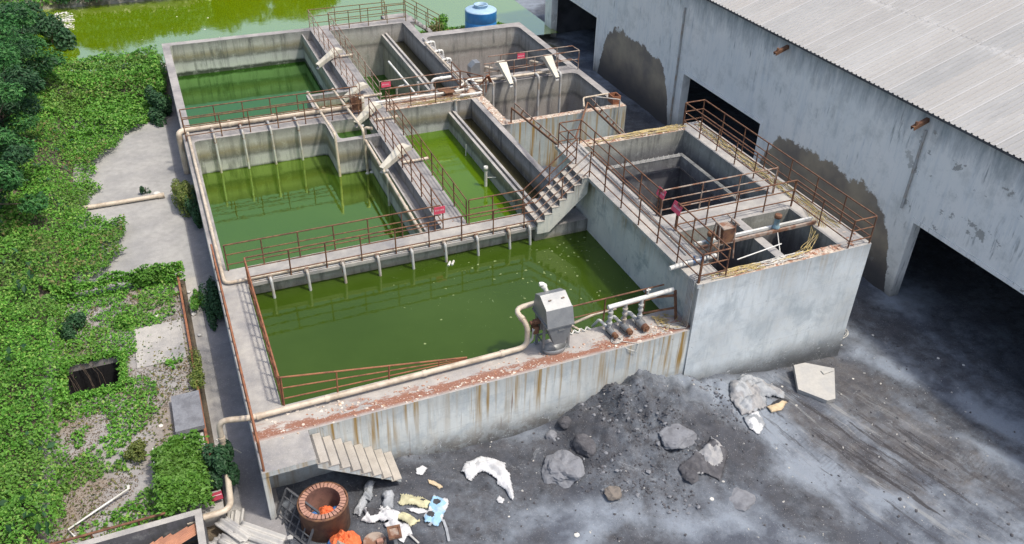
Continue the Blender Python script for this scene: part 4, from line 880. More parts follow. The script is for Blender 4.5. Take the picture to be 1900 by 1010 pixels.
tangle('cable_bundle', 'cable', [(14.2, 9.72, 19.2, 10.1)], 22, 1.76, .016, 'tangle of yellow cables along the far wall top of the raised tank', 'cable', seed=2)
tangle('cable_bundle', 'cable', [(19.5, .8, 19.9, 9.9)], 26, 1.76, .016, 'tangle of yellow cables along the right hand raised walkway', 'cable', seed=3, length=3)
tangle('cable_bundle', 'cable', [(13.7, .02, 15.9, .32)], 16, 1.76, .012, 'knot of yellow and brown cables at the front left corner of the raised tank', 'cable', seed=4)
tangle('cable_bundle', 'cablew', [(14.9, .02, 17.6, .34)], 14, 1.76, .012, 'tangle of white cables along the front wall top of the raised tank', 'cable', seed=5)
tangle('cable_bundle', 'cable', [(9.5, 19.58, 13.4, 19.95)], 14, .01, .014, 'yellow cables lying along the crusted crossing walkway', 'cable', seed=6)
tangle('cable_bundle', 'cable', [(12.6, .1, 13.4, 1.0)], 12, .01, .012, 'pale straw and cable scraps in the corner by the raised tank', 'cable', seed=9, length=.7)
b = MB(); R_ = random.Random(5)
for i in range(9):
    x = 16.95 + i * .02; P = [Vector((19.45 + .02 * i, 2.6 - .1 * i, 1.82)), Vector((19.05 + .03 * i, 1.7 - .05 * i, 1.75)), Vector((18.4 + R_.uniform(-.2, .2), 1.0 + R_.uniform(-.15, .15), 1.35)), Vector((17.4 + R_.uniform(-.3, .5), .3, 1.8)), Vector((16.6 + R_.uniform(-.4, .4), .15, 1.8))]
    Q = []
    for k in range(len(P) - 1):
        for u in range(5):
            p0 = P[max(k - 1, 0)]; p1 = P[k]; p2 = P[k + 1]; p3 = P[min(k + 2, len(P) - 1)]; s_ = u / 5
            Q.append(.5 * ((2 * p1) + (p2 - p0) * s_ + (2 * p0 - 5 * p1 + 4 * p2 - p3) * s_ ** 2 + (3 * p1 - p0 - 3 * p2 + p3) * s_ ** 3))
    b.tube(Q + [P[-1]], .011, 5, caps=False)
tag(b.build('cable_bundle', 'cable', fixn=False), 'fan of pale yellow cables drooping over the right front chamber', 'cable')
def coil(c, r, n, rad, label, mat='cablew', tilt=0.2):
    b = MB(); P = []
    for i in range(n * 16):
        a = i * 2 * math.pi / 16; rr = r * (1 + .12 * math.sin(a * .37)); P.append((c[0] + rr * math.cos(a), c[1] + rr * .8 * math.sin(a), c[2] + .03 + .02 * math.sin(a * 1.3) + tilt * .1 * math.cos(a)))
    b.tube(P, rad, 5, caps=False); tag(b.build('cable_coil', mat, fixn=False), label, 'cable')
coil((20.9, .95, -2.98), .38, 4, .014, 'loose coil of pale cable on the ground beside the raised tank')
coil((11.0, .35, .03), .17, 3, .012, 'small loop of white cable round the first pump')
b = MB(); b.tube([(11.05, .3, .03), (11.3, .12, .04), (11.55, -.02, .02), (11.5, -.06, -.25), (11.25, -.05, -.12), (11.0, .05, .03)], .012, 5); tag(b.build('cable', 'cablew'), 'loop of white cable hanging over the front wall below the pumps', 'cable')
# flakes of loose crust and brick dust
def flakes(name, rects, n, z, size, mat, label, seed=0, cat='debris'):
    r2 = np.random.default_rng(seed); V = []; F = []
    for i in range(n):
        x0, y0, x1, y1 = rects[r2.integers(len(rects))]; c = np.array([r2.uniform(x0, x1), r2.uniform(y0, y1), z])
        s = size * (r2.random() ** 2 * 1.6 + .3); a = r2.uniform(0, 6.28); k = r2.integers(4, 7)
        an = np.sort(r2.uniform(0, 6.28, k)) if False else a + np.arange(k) * 6.283 / k + r2.uniform(-.3, .3, k); rr = s * r2.uniform(.5, 1.1, k)
        h = s * r2.uniform(.12, .5); o = len(V); t1 = r2.uniform(-.3, .3, 2)
        for j in range(k): dx, dy = rr[j] * math.cos(an[j]), rr[j] * math.sin(an[j]) * .8; V.append(c + (dx, dy, 0))
        for j in range(k): dx, dy = .8 * rr[j] * math.cos(an[j]), .8 * rr[j] * math.sin(an[j]) * .8; V.append(c + (dx, dy, h + dx * t1[0] + dy * t1[1]))
        F.append([o + k + j for j in range(k)])
        for j in range(k): F.append([o + j, o + (j + 1) % k, o + k + (j + 1) % k, o + k + j])
    me = bpy.data.meshes.new(name); me.from_pydata([tuple(v) for v in V], [], F); me.materials.append(MT[mat]); ob = bpy.data.objects.new(name, me); COL.objects.link(ob)
    tag(ob, label, cat, kind='stuff'); return ob
MT['flake'] = simple('crust_flakes', (0.36, 0.19, 0.12), .95, .3, 5, c2=(0.58, 0.50, 0.42), t=(.48, .56))
MT['flakew'] = simple('pale_flakes', (0.66, 0.60, 0.52), .95, .3, 5, c2=(0.4, 0.25, 0.15), t=(.5, .6))
flakes('crust_debris', [(1.5, .06, 13.3, .7)], 420, .002, .035, 'flake', 'brick red flakes scattered on the front walkway', 1)
flakes('crust_debris', [(10.6, .05, 13.3, .6), (.4, -.1, 2.5, .9), (3, .05, 9, .25)], 170, .002, .04, 'flakew', 'pale flakes scattered on the front walkway', 2)
flakes('crust_debris', [(14.4, 9.66, 19.1, 10.15), (19.45, .3, 20.05, 10), (14, .0, 19.6, .32)], 560, 1.752, .045, 'flake', 'rust red flakes along the wall tops of the raised tank', 3)
flakes('crust_debris', [(14.4, 9.66, 19.1, 10.15), (19.5, 4, 19.9, 10), (14, .0, 16.6, .32)], 320, 1.752, .045, 'flakew', 'pale flakes along the wall tops of the raised tank', 4)
flakes('crust_debris', [(9.2, 19.5, 13.9, 20.1), (13.62, 16.2, 14.0, 19.5), (14.1, 16.16, 19.6, 16.46)], 460, .002, .045, 'flakew', 'pale flaking crust on the crossing walkway and deep tank edge', 5)
flakes('crust_debris', [(8.2, 8.8, 8.7, 19), (8.2, 20.5, 8.7, 31)], 260, .002, .03, 'flake', 'rust flakes on the centre walkway', 6)
# floating scum on the big tank
MT['scum'] = simple('pale_green_scum', (.26, .33, .14), .9, .3, 9)
flakes('floating_scum', [(5, 2, 13.2, 7.2), (8.5, 3, 12.5, 7), (10, 5, 13.4, 7.3)], 300, -.648, .045, 'scum', 'pale flecks of scum floating on the dark green tank', 7)
for k, (x, y, z, lb) in enumerate(((7.52, 16.7, -1.6, 'white foam lump floating at the foot of the right drop pipe'), (7.9, 7.1, -.63, 'pair of white bottles floating in the dark green front tank'))):
    b = MB()
    for q in range(3 if k == 0 else 2): b.lathe((x + (q - 1) * .2, y + .03 * q, z - .03), [(0.001, 0), (.09, .02), (.10, .06), (.05, .11), (0.001, .12)], 8) if k == 0 else b.tube([(x - .1 + q * .14, y - .1, z + .02), (x + q * .14 + .04, y + .1, z + .03), (x + q * .14 + .06, y + .15, z + .03)], [.045, .045, .018], 8)
    tag(b.build('floating_rubbish', 'pvcw'), lb, 'rubbish')

# ------------------------------------------------------------------ blue tank behind
t = thing('water_tank', (19.0, 33.0, -1.7), 'round blue plastic water tank with a paler lid behind the deep tanks', 'water tank')
b = MB(); b.lathe((19.0, 33.0, -1.9), [(.98, 0), (1.0, .3), (.985, .32), (1.0, .34), (1.0, 1.0), (.985, 1.02), (1.0, 1.04), (1.0, 1.66)], 40); b.build('body', 'blue', t)
b = MB(); b.lathe((19.0, 33.0, -.24), [(1.0, 0), (.99, .04), (.95, .07), (.42, .17), (.40, .17)], 40); b.build('lid', 'bluetop', t)
b = MB(); b.lathe((19.0, 33.0, -.08), [(.40, 0), (.43, .05), (.43, .17), (.45, .17), (.45, .21), (.36, .21), (.36, .02), (.30, -.02), (0.001, -.02)], 32, m if False else 0); b.build('manhole', 'bluetop', t)
b = MB(); b.lathe((19.0, 33.0, -.055), [(.355, .0), (.0015, .0)], 32); b.build('manhole_shade_disc', 'dark', t)  # flat black disc painted in for the shade inside the tank

# ------------------------------------------------------------------ yard: stones, bags, kiln and rubbish
def rock(c, r, flat, seed, mat, label, name='boulder', cat='boulder', sub=3, rough=.28, group=None, rot=0, sxy=(1, 1)):
    import bmesh
    bm = bmesh.new(); bmesh.ops.create_icosphere(bm, subdivisions=sub, radius=1)
    R_ = random.Random(seed); pl = [(Vector((R_.gauss(0, 1), R_.gauss(0, 1), R_.gauss(0, .7))).normalized(), R_.uniform(.72, .96)) for _ in range(11)]
    pl.append((Vector((R_.uniform(-.15, .15), R_.uniform(-.15, .15), 1)).normalized(), .68))
    from mathutils import noise as mn
    for v in bm.verts:
        p = v.co.normalized()
        s = min([1.0] + [d / max(p.dot(n), 1e-3) for n, d in pl if p.dot(n) > 0])
        s += rough * .3 * mn.noise(p * 2.3 + Vector((seed, 0, 0))) + rough * .14 * mn.noise(p * 7 + Vector((0, seed, 0)))
        p = p * s; x, y = p.x * sxy[0], p.y * sxy[1]; cr, sr = math.cos(rot), math.sin(rot)
        v.co = Vector(((x * cr - y * sr) * r, (x * sr + y * cr) * r, p.z * r * flat))
    me = bpy.data.meshes.new(name); bm.to_mesh(me); bm.free(); me.materials.append(MT[mat])
    for q in me.polygons: q.use_smooth = False
    o = bpy.data.objects.new(name, me); COL.objects.link(o); o.location = c
    if label: tag(o, label, cat, group)
    return o
MT['stone'] = simple('dusty_stone', (0.21, 0.22, 0.24), .95, .25, 3, c2=(0.14, 0.145, 0.16), bump=.03)
MT['stoned'] = simple('coal_stone', (0.07, 0.07, 0.078), .95, .3, 4, c2=(0.12, 0.12, 0.13), bump=.03)
MT['stoneb'] = simple('brown_stone', (0.20, 0.175, 0.15), .95, .3, 5, c2=(0.12, 0.11, 0.10), bump=.03)
MT['stonew'] = simple('pale_stone', (0.44, 0.43, 0.40), .9, .2, 2, c2=(0.38, 0.38, 0.37), bump=.02)
def gz(x, y): return float(ground_z(np.array([x]), np.array([y]))[0])
def onz(x, y, d=0): return (x, y, gz(x, y) + d)
rock(onz(8.3, -1.9, .02), .70, .62, 6, 'stone', 'largest rounded grey boulder at the foot of the rubble heap', sub=4, rough=.5)
rock(onz(9.15, -1.45, .0), .44, .7, 8, 'stoned', 'dark angular boulder beside the largest boulder', sub=4, sxy=(.7, 1.1))
rock(onz(11.75, -2.35, -.02), .60, .5, 12, 'stone', 'grey broken chunk on the right slope of the rubble heap', sub=4, sxy=(1.1, .8))
rock(onz(9.15, -3.25, .05), .27, .7, 21, 'stoneb' , 'brownish round stone below the rubble heap', sub=3)
rock(onz(11.55, -3.55, .04), .26, .7, 23, 'stoned', 'dark glossy lump near the torn tarpaulin on the heap', sub=3)
rock(onz(12.6, -4.6, -.04), .45, .3, 25, 'stone', 'flat grey stone in the dust in front of the heap', sub=3)
rock(onz(9.0, -.4, .08), .22, .9, 26, 'stoned', 'small dark stone against the front wall', sub=3)
rock(onz(8.5, -.5, .0), .2, .9, 27, 'stone', 'small upright pale stone against the front wall', sub=3)
# scattered rubble: one mesh of many small stones
r3 = np.random.default_rng(4); base = []
import bmesh as _bm
bb = _bm.new(); _bm.ops.create_icosphere(bb, subdivisions=1, radius=1); IV = np.array([v.co[:] for v in bb.verts]); IF = np.array([[v.index for v in f.verts] for f in bb.faces]); bb.free()
def rubble(name, n, sampler, smin, smax, mat, label, seed):
    r = np.random.default_rng(seed); Vs = []; Fs = []; k = 0
    while k < n:
        x, y = sampler(r); s = smin + (smax - smin) * r.random() ** 4
        v = IV * (1 + r.uniform(-.35, .35, (len(IV), 1))) * (s * r.uniform(.6, 1.2, 3)); a = r.uniform(0, 6.28); c, q = math.cos(a), math.sin(a)
        v = np.stack([v[:, 0] * c - v[:, 1] * q, v[:, 0] * q + v[:, 1] * c, v[:, 2] * .8], 1) + (x, y, 0)
        v[:, 2] += s * .15; Vs.append((v, x, y)); Fs.append(IF + k * len(IV)); k += 1
    xs_ = np.array([a[1] for a in Vs]); ys_ = np.array([a[2] for a in Vs]); zz = ground_z(xs_, ys_)
    A = np.concatenate([a[0] + (0, 0, z) for a, z in zip(Vs, zz)]); o = fastmesh(name, A, np.concatenate(Fs), mat)
    tag(o, label, 'rubble', kind='stuff')
def heap(r):
    while True:
        x, y = r.uniform(7.6, 15.2), r.uniform(-4.6, -.05)
        d = ((x - 11.2) / 3.4) ** 2 + ((y + 1.5) / 3.0) ** 2; q = float(fbm(np.array([x * 1.0 + y * .5]), np.array([y * .45]), 1.1, 4)[0])
        if r.random() < max(0, 1.15 - d) * max(0.03, (q - .42) * 7): return x, y
rubble('heap_rubble', 3200, heap, .005, .05, 'stoned', 'dark broken rubble covering the heap against the front wall', 1)
rubble('heap_rubble', 500, heap, .006, .09, 'stone', 'grey stones scattered through the rubble heap', 2)
rubble('yard_gravel', 500, lambda r: (r.uniform(2, 23), r.uniform(-9, .0)), .008, .045, 'stonew', 'pale grit scattered over the coal dust yard', 3)
rubble('yard_gravel', 1100, lambda r: (r.uniform(3, 23), r.uniform(-9, .0)), .01, .06, 'stoned', 'dark grit scattered over the coal dust yard', 5)
# pale slab
b = MB(); b.prism([(17.25, -1.35), (17.78, -.40), (18.2, -.45), (18.98, -1.05), (18.15, -2.15), (17.85, -2.12)], 'z', 0, .16)
b.box(18.45, -1.15, .162, 18.85, -.98, .2)
o = b.build('stone_slab', 'stonew'); o.location = (18.1, -1.25, gz(18.1, -1.3) + .12); o.rotation_euler = (.12, -.06, 0); tag(o, 'large pale flat slab of broken concrete lying on the yard', 'slab')
# crumpled cloths
def cloth(outline, c, h, seed, mats, label, name='tarpaulin', cat='tarpaulin', res=.05, wr=1.0, sel=None, thick=.0, edge=.16):
    P = np.array(outline, float); x0, y0 = P.min(0) - .05; x1, y1 = P.max(0) + .05
    gx_ = np.arange(x0, x1, res); gy_ = np.arange(y0, y1, res); X, Y = np.meshgrid(gx_, gy_)
    def inside(px, py):
        r = np.zeros(px.shape, bool); n = len(P)
        for i in range(n):
            a, b_ = P[i], P[(i + 1) % n]; cnd = ((a[1] > py) != (b_[1] > py)); xx = (b_[0] - a[0]) * (py - a[1]) / (b_[1] - a[1] + 1e-12) + a[0]; r ^= cnd & (px < xx)
        return r
    jx = (fbm(X + seed, Y, 4, 2) - .5) * .12; ins = inside(X + jx, Y + jx)
    d = np.full(X.shape, 9.0)
    for i in range(len(P)):
        a, b_ = P[i], P[(i + 1) % len(P)]; ab = b_ - a; t_ = np.clip(((X - a[0]) * ab[0] + (Y - a[1]) * ab[1]) / (ab @ ab), 0, 1); d = np.minimum(d, np.hypot(X - a[0] - t_ * ab[0], Y - a[1] - t_ * ab[1]))
    prof = 1 - np.exp(-d / edge)
    an = seed * 1.7; U = X * math.cos(an) + Y * math.sin(an); Vv = -X * math.sin(an) + Y * math.cos(an)
    w1 = np.abs(fbm(U * 1.0 + seed, Vv * .35, 3.2, 3) - .5) * 2; w2 = np.abs(fbm(U * .5, Vv * 1.4 + seed, 4.0, 3) - .5) * 2
    Z = ground_z(X, Y) + .02 + h * prof * (.55 + .5 * fbm(X + seed, Y, .9, 2)) - wr * prof * h * (.45 * (1 - w1) ** 4 + .25 * (1 - w2) ** 5) + .015
    nxx = len(gx_); idx = np.arange(X.size).reshape(X.shape); q = ins[:-1, :-1] & ins[1:, :-1] & ins[:-1, 1:] & ins[1:, 1:]
    F = np.stack([idx[:-1, :-1][q], idx[:-1, 1:][q], idx[1:, 1:][q], idx[1:, :-1][q]], 1)
    used = np.unique(F); mp = -np.ones(X.size, int); mp[used] = np.arange(len(used)); V_ = np.stack([X.ravel(), Y.ravel(), Z.ravel()], 1)[used]; F = mp[F]
    mi = None
    if sel is not None: cc = V_[F].mean(1); mi = sel(cc[:, 0], cc[:, 1]).astype(int)
    o = fastmesh(name, V_, F, mats, mi, smooth=True); tag(o, label, cat)
    so_ = o.modifiers.new('thickness', 'SOLIDIFY'); so_.thickness = .012; so_.offset = -1
    return o
def cmat(key, c, c2=None, rough=.75): MT[key] = simple(key + '_cloth', c, rough, .2, 2.5, c2=c2 or tuple(v * .72 for v in c), bump=.05)
cmat('cwhite', (.62, .63, .64)); cmat('cgrey', (.36, .38, .40), (.22, .24, .26)); cmat('corange', (.72, .16, .05), (.55, .10, .03)); cmat('cblue', (.05, .17, .42), (.03, .08, .2)); cmat('cyellow', (.60, .57, .36)); cmat('ctan', (.58, .46, .30)); cmat('cdust', (.33, .33, .33), (.20, .21, .23)); cmat('cblack', (.045, .045, .05)); cmat('cltblue', (.28, .48, .66), (.4, .5, .58))
cloth([(5.35, -.95), (5.6, -.62), (6.2, -.5), (6.75, -.95), (6.72, -1.5), (6.55, -2.3), (6.4, -2.42), (6.35, -1.9), (6.1, -1.25), (5.9, -1.15), (5.6, -1.35)], 0, .34, 2, ['cwhite'], 'crumpled white sheet lying on dark ground in front of the basin wall', wr=.9, res=.035)
cloth([(6.0, -2.15), (6.15, -2.05), (6.22, -2.3), (6.1, -2.45), (6.02, -2.35)], 0, .08, 5, ['cwhite'], 'small scrap of white sheet beside the crumpled white sheet', res=.03)
cloth([(14.35, -1.4), (14.8, -.7), (15.7, -.2), (16.3, -.45), (16.75, -1.3), (16.5, -1.6), (15.9, -1.35), (15.6, -1.8), (15.1, -1.95), (14.5, -1.9)], 0, .5, 3, ['cdust', 'cgrey'], 'big dusty grey tarpaulin bundled on the yard below the raised tank', wr=1.1, res=.04, sel=lambda x, y: (fbm(x, y, 2.5, 2) > .5))
cloth([(15.55, -1.78), (16.0, -1.62), (16.55, -1.52), (16.62, -1.66), (16.1, -2.0), (15.6, -2.05)], 0, .22, 6, ['ctan', 'cblack'], 'tan torn sack at the edge of the dusty tarpaulin', name='sack', cat='sack', res=.035, sel=lambda x, y: y > -1.75)
cloth([(14.45, -2.0), (15.15, -1.9), (15.05, -2.5), (14.6, -2.75), (14.35, -2.5)], 0, .25, 7, ['cgrey', 'cwhite'], 'small crumpled grey white sheet below the dusty tarpaulin', res=.035, wr=1.2, sel=lambda x, y: fbm(x, y, 3, 2) > .5)
cloth([(11.35, -3.15), (11.9, -3.0), (12.6, -2.75), (12.9, -2.5), (13.1, -3.2), (12.35, -3.95), (12.2, -3.75), (11.8, -3.6), (11.3, -3.45)], 0, .3, 9, ['cdust', 'stoned'], 'torn dusty plastic sheet half buried at the foot of the heap', wr=1.1, res=.04, sel=lambda x, y: fbm(x + 3, y, 2.2, 2) > .45)
cloth([(4.15, -.55), (4.4, -.42), (4.52, -.6), (4.3, -.85), (4.1, -.8)], 0, .16, 11, ['cwhite'], 'small crumpled white bag near the foot of the front stairs', name='bag', cat='bag', res=.03)
cloth([(4.35, -1.0), (4.55, -1.1), (4.75, -1.4), (4.6, -1.45), (4.35, -1.2)], 0, .1, 12, ['ctan'], 'small tan scrap lying on the dark yard', name='scrap', cat='scrap', res=.03)
# bags by the stairs
def sack(c, L, w, h, ang, mats, label, seed, sel=None, z=0):
    n, m_ = 34, 24; V_ = []
    for i in range(n + 1):
        u = i / n * 2 - 1
        for k in range(m_):
            a = 2 * math.pi * k / m_; e = (1 - abs(u) ** 3.2) ** .55
            rw = w * (.12 + .88 * e); rh = h * (.05 + .95 * e); ca, sa = math.cos(a), math.sin(a)
            x = u * L; y = rw * math.copysign(abs(ca) ** .8, ca); zz = rh * (sa if sa > 0 else sa * .25)
            f = (fbm(x * 3 + seed, y * 3 + zz * 2, 2.2, 3) - .5); x += .03 * f; y *= 1 + .25 * f; zz *= 1 + .5 * f
            zz += .05 * h * math.sin(u * 34 + seed) * (1 if sa > 0 else 0); g_ = fbm(x * 7 + seed, y * 7 + zz * 4, 1.6, 3) - .5; zz += .34 * h * g_ * (1 if sa > 0 else .2); y += .12 * w * g_
            V_.append((x, y, zz + h * .22))
    V_ = np.array(V_); ca, sa = math.cos(ang), math.sin(ang)
    V_ = np.stack([V_[:, 0] * ca - V_[:, 1] * sa + c[0], V_[:, 0] * sa + V_[:, 1] * ca + c[1], V_[:, 2] + gz(c[0], c[1]) + z], 1)
    F = np.array([(i * m_ + k, i * m_ + (k + 1) % m_, (i + 1) * m_ + (k + 1) % m_, (i + 1) * m_ + k) for i in range(n) for k in range(m_)])
    mi = None
    if sel is not None: cc = V_[F].mean(1); mi = sel(cc[:, 0], cc[:, 1]).astype(int)
    o = fastmesh('sack', V_, F, mats, mi, True); tag(o, label, 'sack'); return o
def fsack(c, L, w, ang, h, mats, label, seed, sel=None):
    R_ = random.Random(seed); ca, sa = math.cos(ang), math.sin(ang); O = []
    for u, v in ((-1, -.9), (-.55, -1), (0, -.86), (.5, -1), (1, -.8), (.92, -.1), (1.02, .75), (.45, 1), (-.1, .88), (-.6, 1), (-1.04, .8), (-.93, 0)):
        u = (u + R_.uniform(-.09, .09)) * L; v = (v + R_.uniform(-.12, .12)) * w; O.append((c[0] + u * ca - v * sa, c[1] + u * sa + v * ca))
    return cloth(O, 0, h, seed, mats, label, name='sack', cat='sack', res=.026, wr=1.0, sel=sel, edge=.07)
fsack((2.75, -1.98), .50, .25, -.42, .34, ['cwhite', 'cblack'], 'fat white woven sack with a torn black hole, beside the brick kiln', 1, lambda x, y: (np.hypot(x - 2.58, (y + 1.80) * 1.3) < .12 + .12 * fbm(x, y, 6, 2)))
fsack((3.05, -2.55), .42, .22, -1.1, .22, ['cwhite', 'cltblue'], 'flattened white sack with blue print behind the small wooden frame', 2, lambda x, y: fbm(x, y, 4, 2) > .62)
fsack((2.35, -1.45), .36, .15, .95, .26, ['cgrey'], 'grey woven sack in the shade under the front stairs', 3)
fsack((2.66, -1.02), .34, .16, 1.1, .36, ['cgrey'], 'upper grey sack in the dark under the front stairs', 4)
fsack((3.08, -1.52), .30, .19, 1.3, .34, ['cwhite', 'cgrey'], 'pale square shouldered sack standing below the stair end', 5, lambda x, y: fbm(x, y, 3, 2) > .5)
fsack((3.74, -1.75), .46, .18, -.5, .20, ['cyellow', 'cblack'], 'pale yellow sack with small holes lying below the stairs', 6, lambda x, y: np.hypot(x - 3.98, y + 1.80) < .06)
fsack((3.38, -2.3), .34, .17, -1.1, .20, ['cyellow'], 'small pale yellow sack beside the wooden frame', 7)
fsack((4.22, -2.2), .56, .27, 1.0, .13, ['cwhite', 'cltblue', 'cblack'], 'blue and white sack lying flat with black holes', 8, lambda x, y: np.where((np.hypot(x - 4.02, y + 2.35) < .11) | (np.hypot(x - 4.35, y + 1.9) < .11), 2, (fbm(x, y, 3.2, 2) > .5)))
cloth([(3.4, -1.9), (3.9, -2.0), (4.1, -2.25), (3.7, -2.25), (3.5, -2.1)], 0, .12, 15, ['cwhite'], 'crumpled white rag between the yellow sack and the blue sack', name='rag', cat='rag', res=.03)
b = MB(); P = [(3.86, -2.72), (4.05, -2.55), (4.3, -2.58), (4.28, -2.9), (4.2, -3.35)]
for a, c in zip(P, P[1:]): b.beam((a[0], a[1], gz(*a) + .06), (c[0], c[1], gz(*c) + .06), .07, .012)
tag(b.build('strap', 'cgrey'), 'flat grey strap curling on the dark yard', 'strap')
b = MB(); b.beam(onz(3.18, -2.65, .06), onz(3.42, -3.2, .05), .05, .04); tag(b.build('stick', 'stonew'), 'short pale wooden stick on the yard', 'stick')
t = thing('wooden_frame', (2.85, -3.0, -1.7), 'small square brown moulded frame on a post', 'frame')
c0 = Vector((2.85, -3.0, -1.42))
b = MB(); b.obox(c0, (1, -.12, 0), (.1, .9, .2), (0, -.2, .9), .17, .17, .03); b.build('plate', 'rustpale', t)
for dx, dy, hx, hy in ((0, .14, .17, .03), (0, -.14, .17, .03), (.14, 0, .03, .11), (-.14, 0, .03, .11)):
    ax = Vector((1, -.12, 0)).normalized(); ay = Vector((.1, .9, .2)).normalized()
    b = MB(); b.obox(c0 + ax * dx + ay * dy + Vector((0, 0, .045)), ax, ay, (0, -.2, .9), hx, hy, .02); b.build('edge_strip', 'rust', t)
b = MB(); b.box(2.81, -3.08, -2.1, 2.89, -3.0, -1.45); b.build('post', 'stonew', t)
# kiln drum
t = thing('brick_kiln', (1.35, -1.72, -1.9), 'round rusty steel drum lined with a thick ring of bricks under the stairs', 'kiln')
kc = (1.33, -1.68, -1.95)
b = MB(); b.lathe(kc, [(.60, 0), (.64, .04), (.64, .9), (.66, .92), (.66, .97), (.62, .97)], 40); b.build('steel_shell', 'rust', t)
MT['brick'] = simple('pink_brick', (.40, .22, .16), .9, .2, 7, c2=(.26, .14, .11))
MT['brick2'] = simple('sooty_brick', (.17, .085, .065), .9, .2, 5)
b = MB(); b.lathe(kc, [(.45, .975), (.44, .9), (.43, .1), (.001, .08)], 40); b.build('lining', 'brick2', t)
b = MB(); nb = 34
for i in range(nb):
    a0 = 2 * math.pi * i / nb + .02; a1 = 2 * math.pi * (i + 1) / nb - .02; zt = .985 + .012 * random.random(); r1 = .60 + random.uniform(-.01, .012)
    v = [(kc[0] + r * math.cos(a), kc[1] + r * math.sin(a), kc[2] + z) for z in (.90, zt) for r, a in ((.455, a0), (r1, a0), (r1, a1), (.455, a1))]
    b.add(v, [(0, 3, 2, 1), (4, 5, 6, 7), (0, 1, 5, 4), (1, 2, 6, 5), (2, 3, 7, 6), (3, 0, 4, 7)])
b.build('brick_ring', 'brick', t)
def heapcloth(c, r, h, key, seed, label, name='tarpaulin', sel=None, n=26):
    mats = key if isinstance(key, list) else [key]; V_ = []; 
    for i in range(n + 1):
        rr = r * i / n
        for k in range(n * 2):
            a = math.pi * k / n; q = 1 + .22 * (fbm(math.cos(a) * 2 + seed, math.sin(a) * 2, 1, 2) - .5) * 2; x, y = rr * q * math.cos(a), rr * q * math.sin(a)
            fold = abs(fbm(x * 5 + seed, y * 5, 1.0, 3) - .5) * 2; z = h * (1 - (i / n) ** 2) * (.5 + .7 * fold) + .05 * h * math.sin(9 * a + 3 * fold)
            V_.append((c[0] + x, c[1] + y, c[2] + z))
    m_ = n * 2; F = np.array([(i * m_ + k, (i + 1) * m_ + k, (i + 1) * m_ + (k + 1) % m_, i * m_ + (k + 1) % m_) for i in range(n) for k in range(m_)]); V_ = np.array(V_); mi = None
    if sel is not None: cc = V_[F].mean(1); mi = sel(cc[:, 0], cc[:, 1]).astype(int)
    o = fastmesh(name, V_, F, mats, mi, True); tag(o, label, 'tarpaulin'); s_ = o.modifiers.new('thickness', 'SOLIDIFY'); s_.thickness = .01; return o
heapcloth((1.36, -1.84, -1.32), .26, .30, 'corange', 3, 'bright orange tarpaulin stuffed in the mouth of the brick kiln')
heapcloth((1.08, -1.72, -1.42), .19, .16, 'cblue', 5, 'blue tarpaulin scrap at the left inside the brick kiln')
heapcloth((1.62, -1.74, -1.40), .15, .18, 'cblue', 6, 'blue tarpaulin scrap at the right inside the brick kiln')
heapcloth((1.02, -1.98, -1.30), .16, .10, 'cgrey', 7, 'grey rag on the rim inside the brick kiln')
heapcloth((1.60, -2.62, -1.72), .42, .42, ['corange', 'cblue'], 9, 'orange tarpaulin draped in front of the brick kiln', sel=lambda x, y: x < 1.28)
heapcloth((1.12, -2.78, -1.75), .34, .28, ['cblue', 'cblue'], 10, 'blue tarpaulin bundled at the bottom edge beside the orange one')
t = thing('metal_cone', (1.42, -3.0, -1.8), 'rusty pyramid shaped metal cap in front of the orange tarpaulin', 'cap')
b = MB(); b.add([(1.15, -2.95, -1.7), (1.6, -3.2, -1.7), (1.85, -2.95, -1.65), (1.45, -2.75, -1.65), (1.42, -2.93, -1.12)], [(0, 1, 4), (1, 2, 4), (2, 3, 4), (3, 0, 4), (3, 2, 1, 0)]); b.build('cap_body', 'rustpale', t)
t = thing('round_lid', (2.35, -2.8, -1.8), 'round dirty drum lid with a brick on it', 'lid')
b = MB(); b.lathe((2.35, -2.85, -1.85), [(.001, .10), (.24, .10), (.27, .16), (.30, .16), (.30, .0)], 28); b.build('lid_disc', 'rustpale', t)
b = MB(); b.box(2.4, -2.95, -1.748, 2.56, -2.84, -1.66); b.build('loose_brick', 'brick', t)
# dark grille leaning at the wall
t = thing('leaning_grille', (.35, -1.0, -1.9), 'dark grey steel grille leaning against the basin corner', 'grille')
MT['gunmetal'] = simple('dark_painted_steel', (.09, .095, .105), .7, .2, 4)
A = Vector((.10, -1.12, -1.85)); U = Vector((.42, -.82, .06)); Wv = Vector((.48, .32, .86)) 
U.normalize(); Wv = (Wv - U * Wv.dot(U)).normalized()
def gp(u, w): return A + U * u + Wv * w
b = MB()
for p, q in (((0, 0), (1.35, 0)), ((0, .95), (1.35, .95)), ((0, 0), (0, .95)), ((1.35, 0), (1.35, .95))): b.beam(gp(*p), gp(*q), .05, .05)
b.build('frame', 'gunmetal', t)
for i in range(1, 5):
    b = MB(); b.beam(gp(i * .27, .02), gp(i * .27, .93), .035, .03); b.build('bar', 'gunmetal', t)
for i in range(1, 4):
    b = MB(); b.beam(gp(.02, i * .24), gp(1.33, i * .24), .03, .035); b.build('bar', 'gunmetal', t)
rock(onz(.35, -2.05, .25), .09, .7, 31, 'stonew', 'pale brick sized stone beside the leaning grille', sub=1)
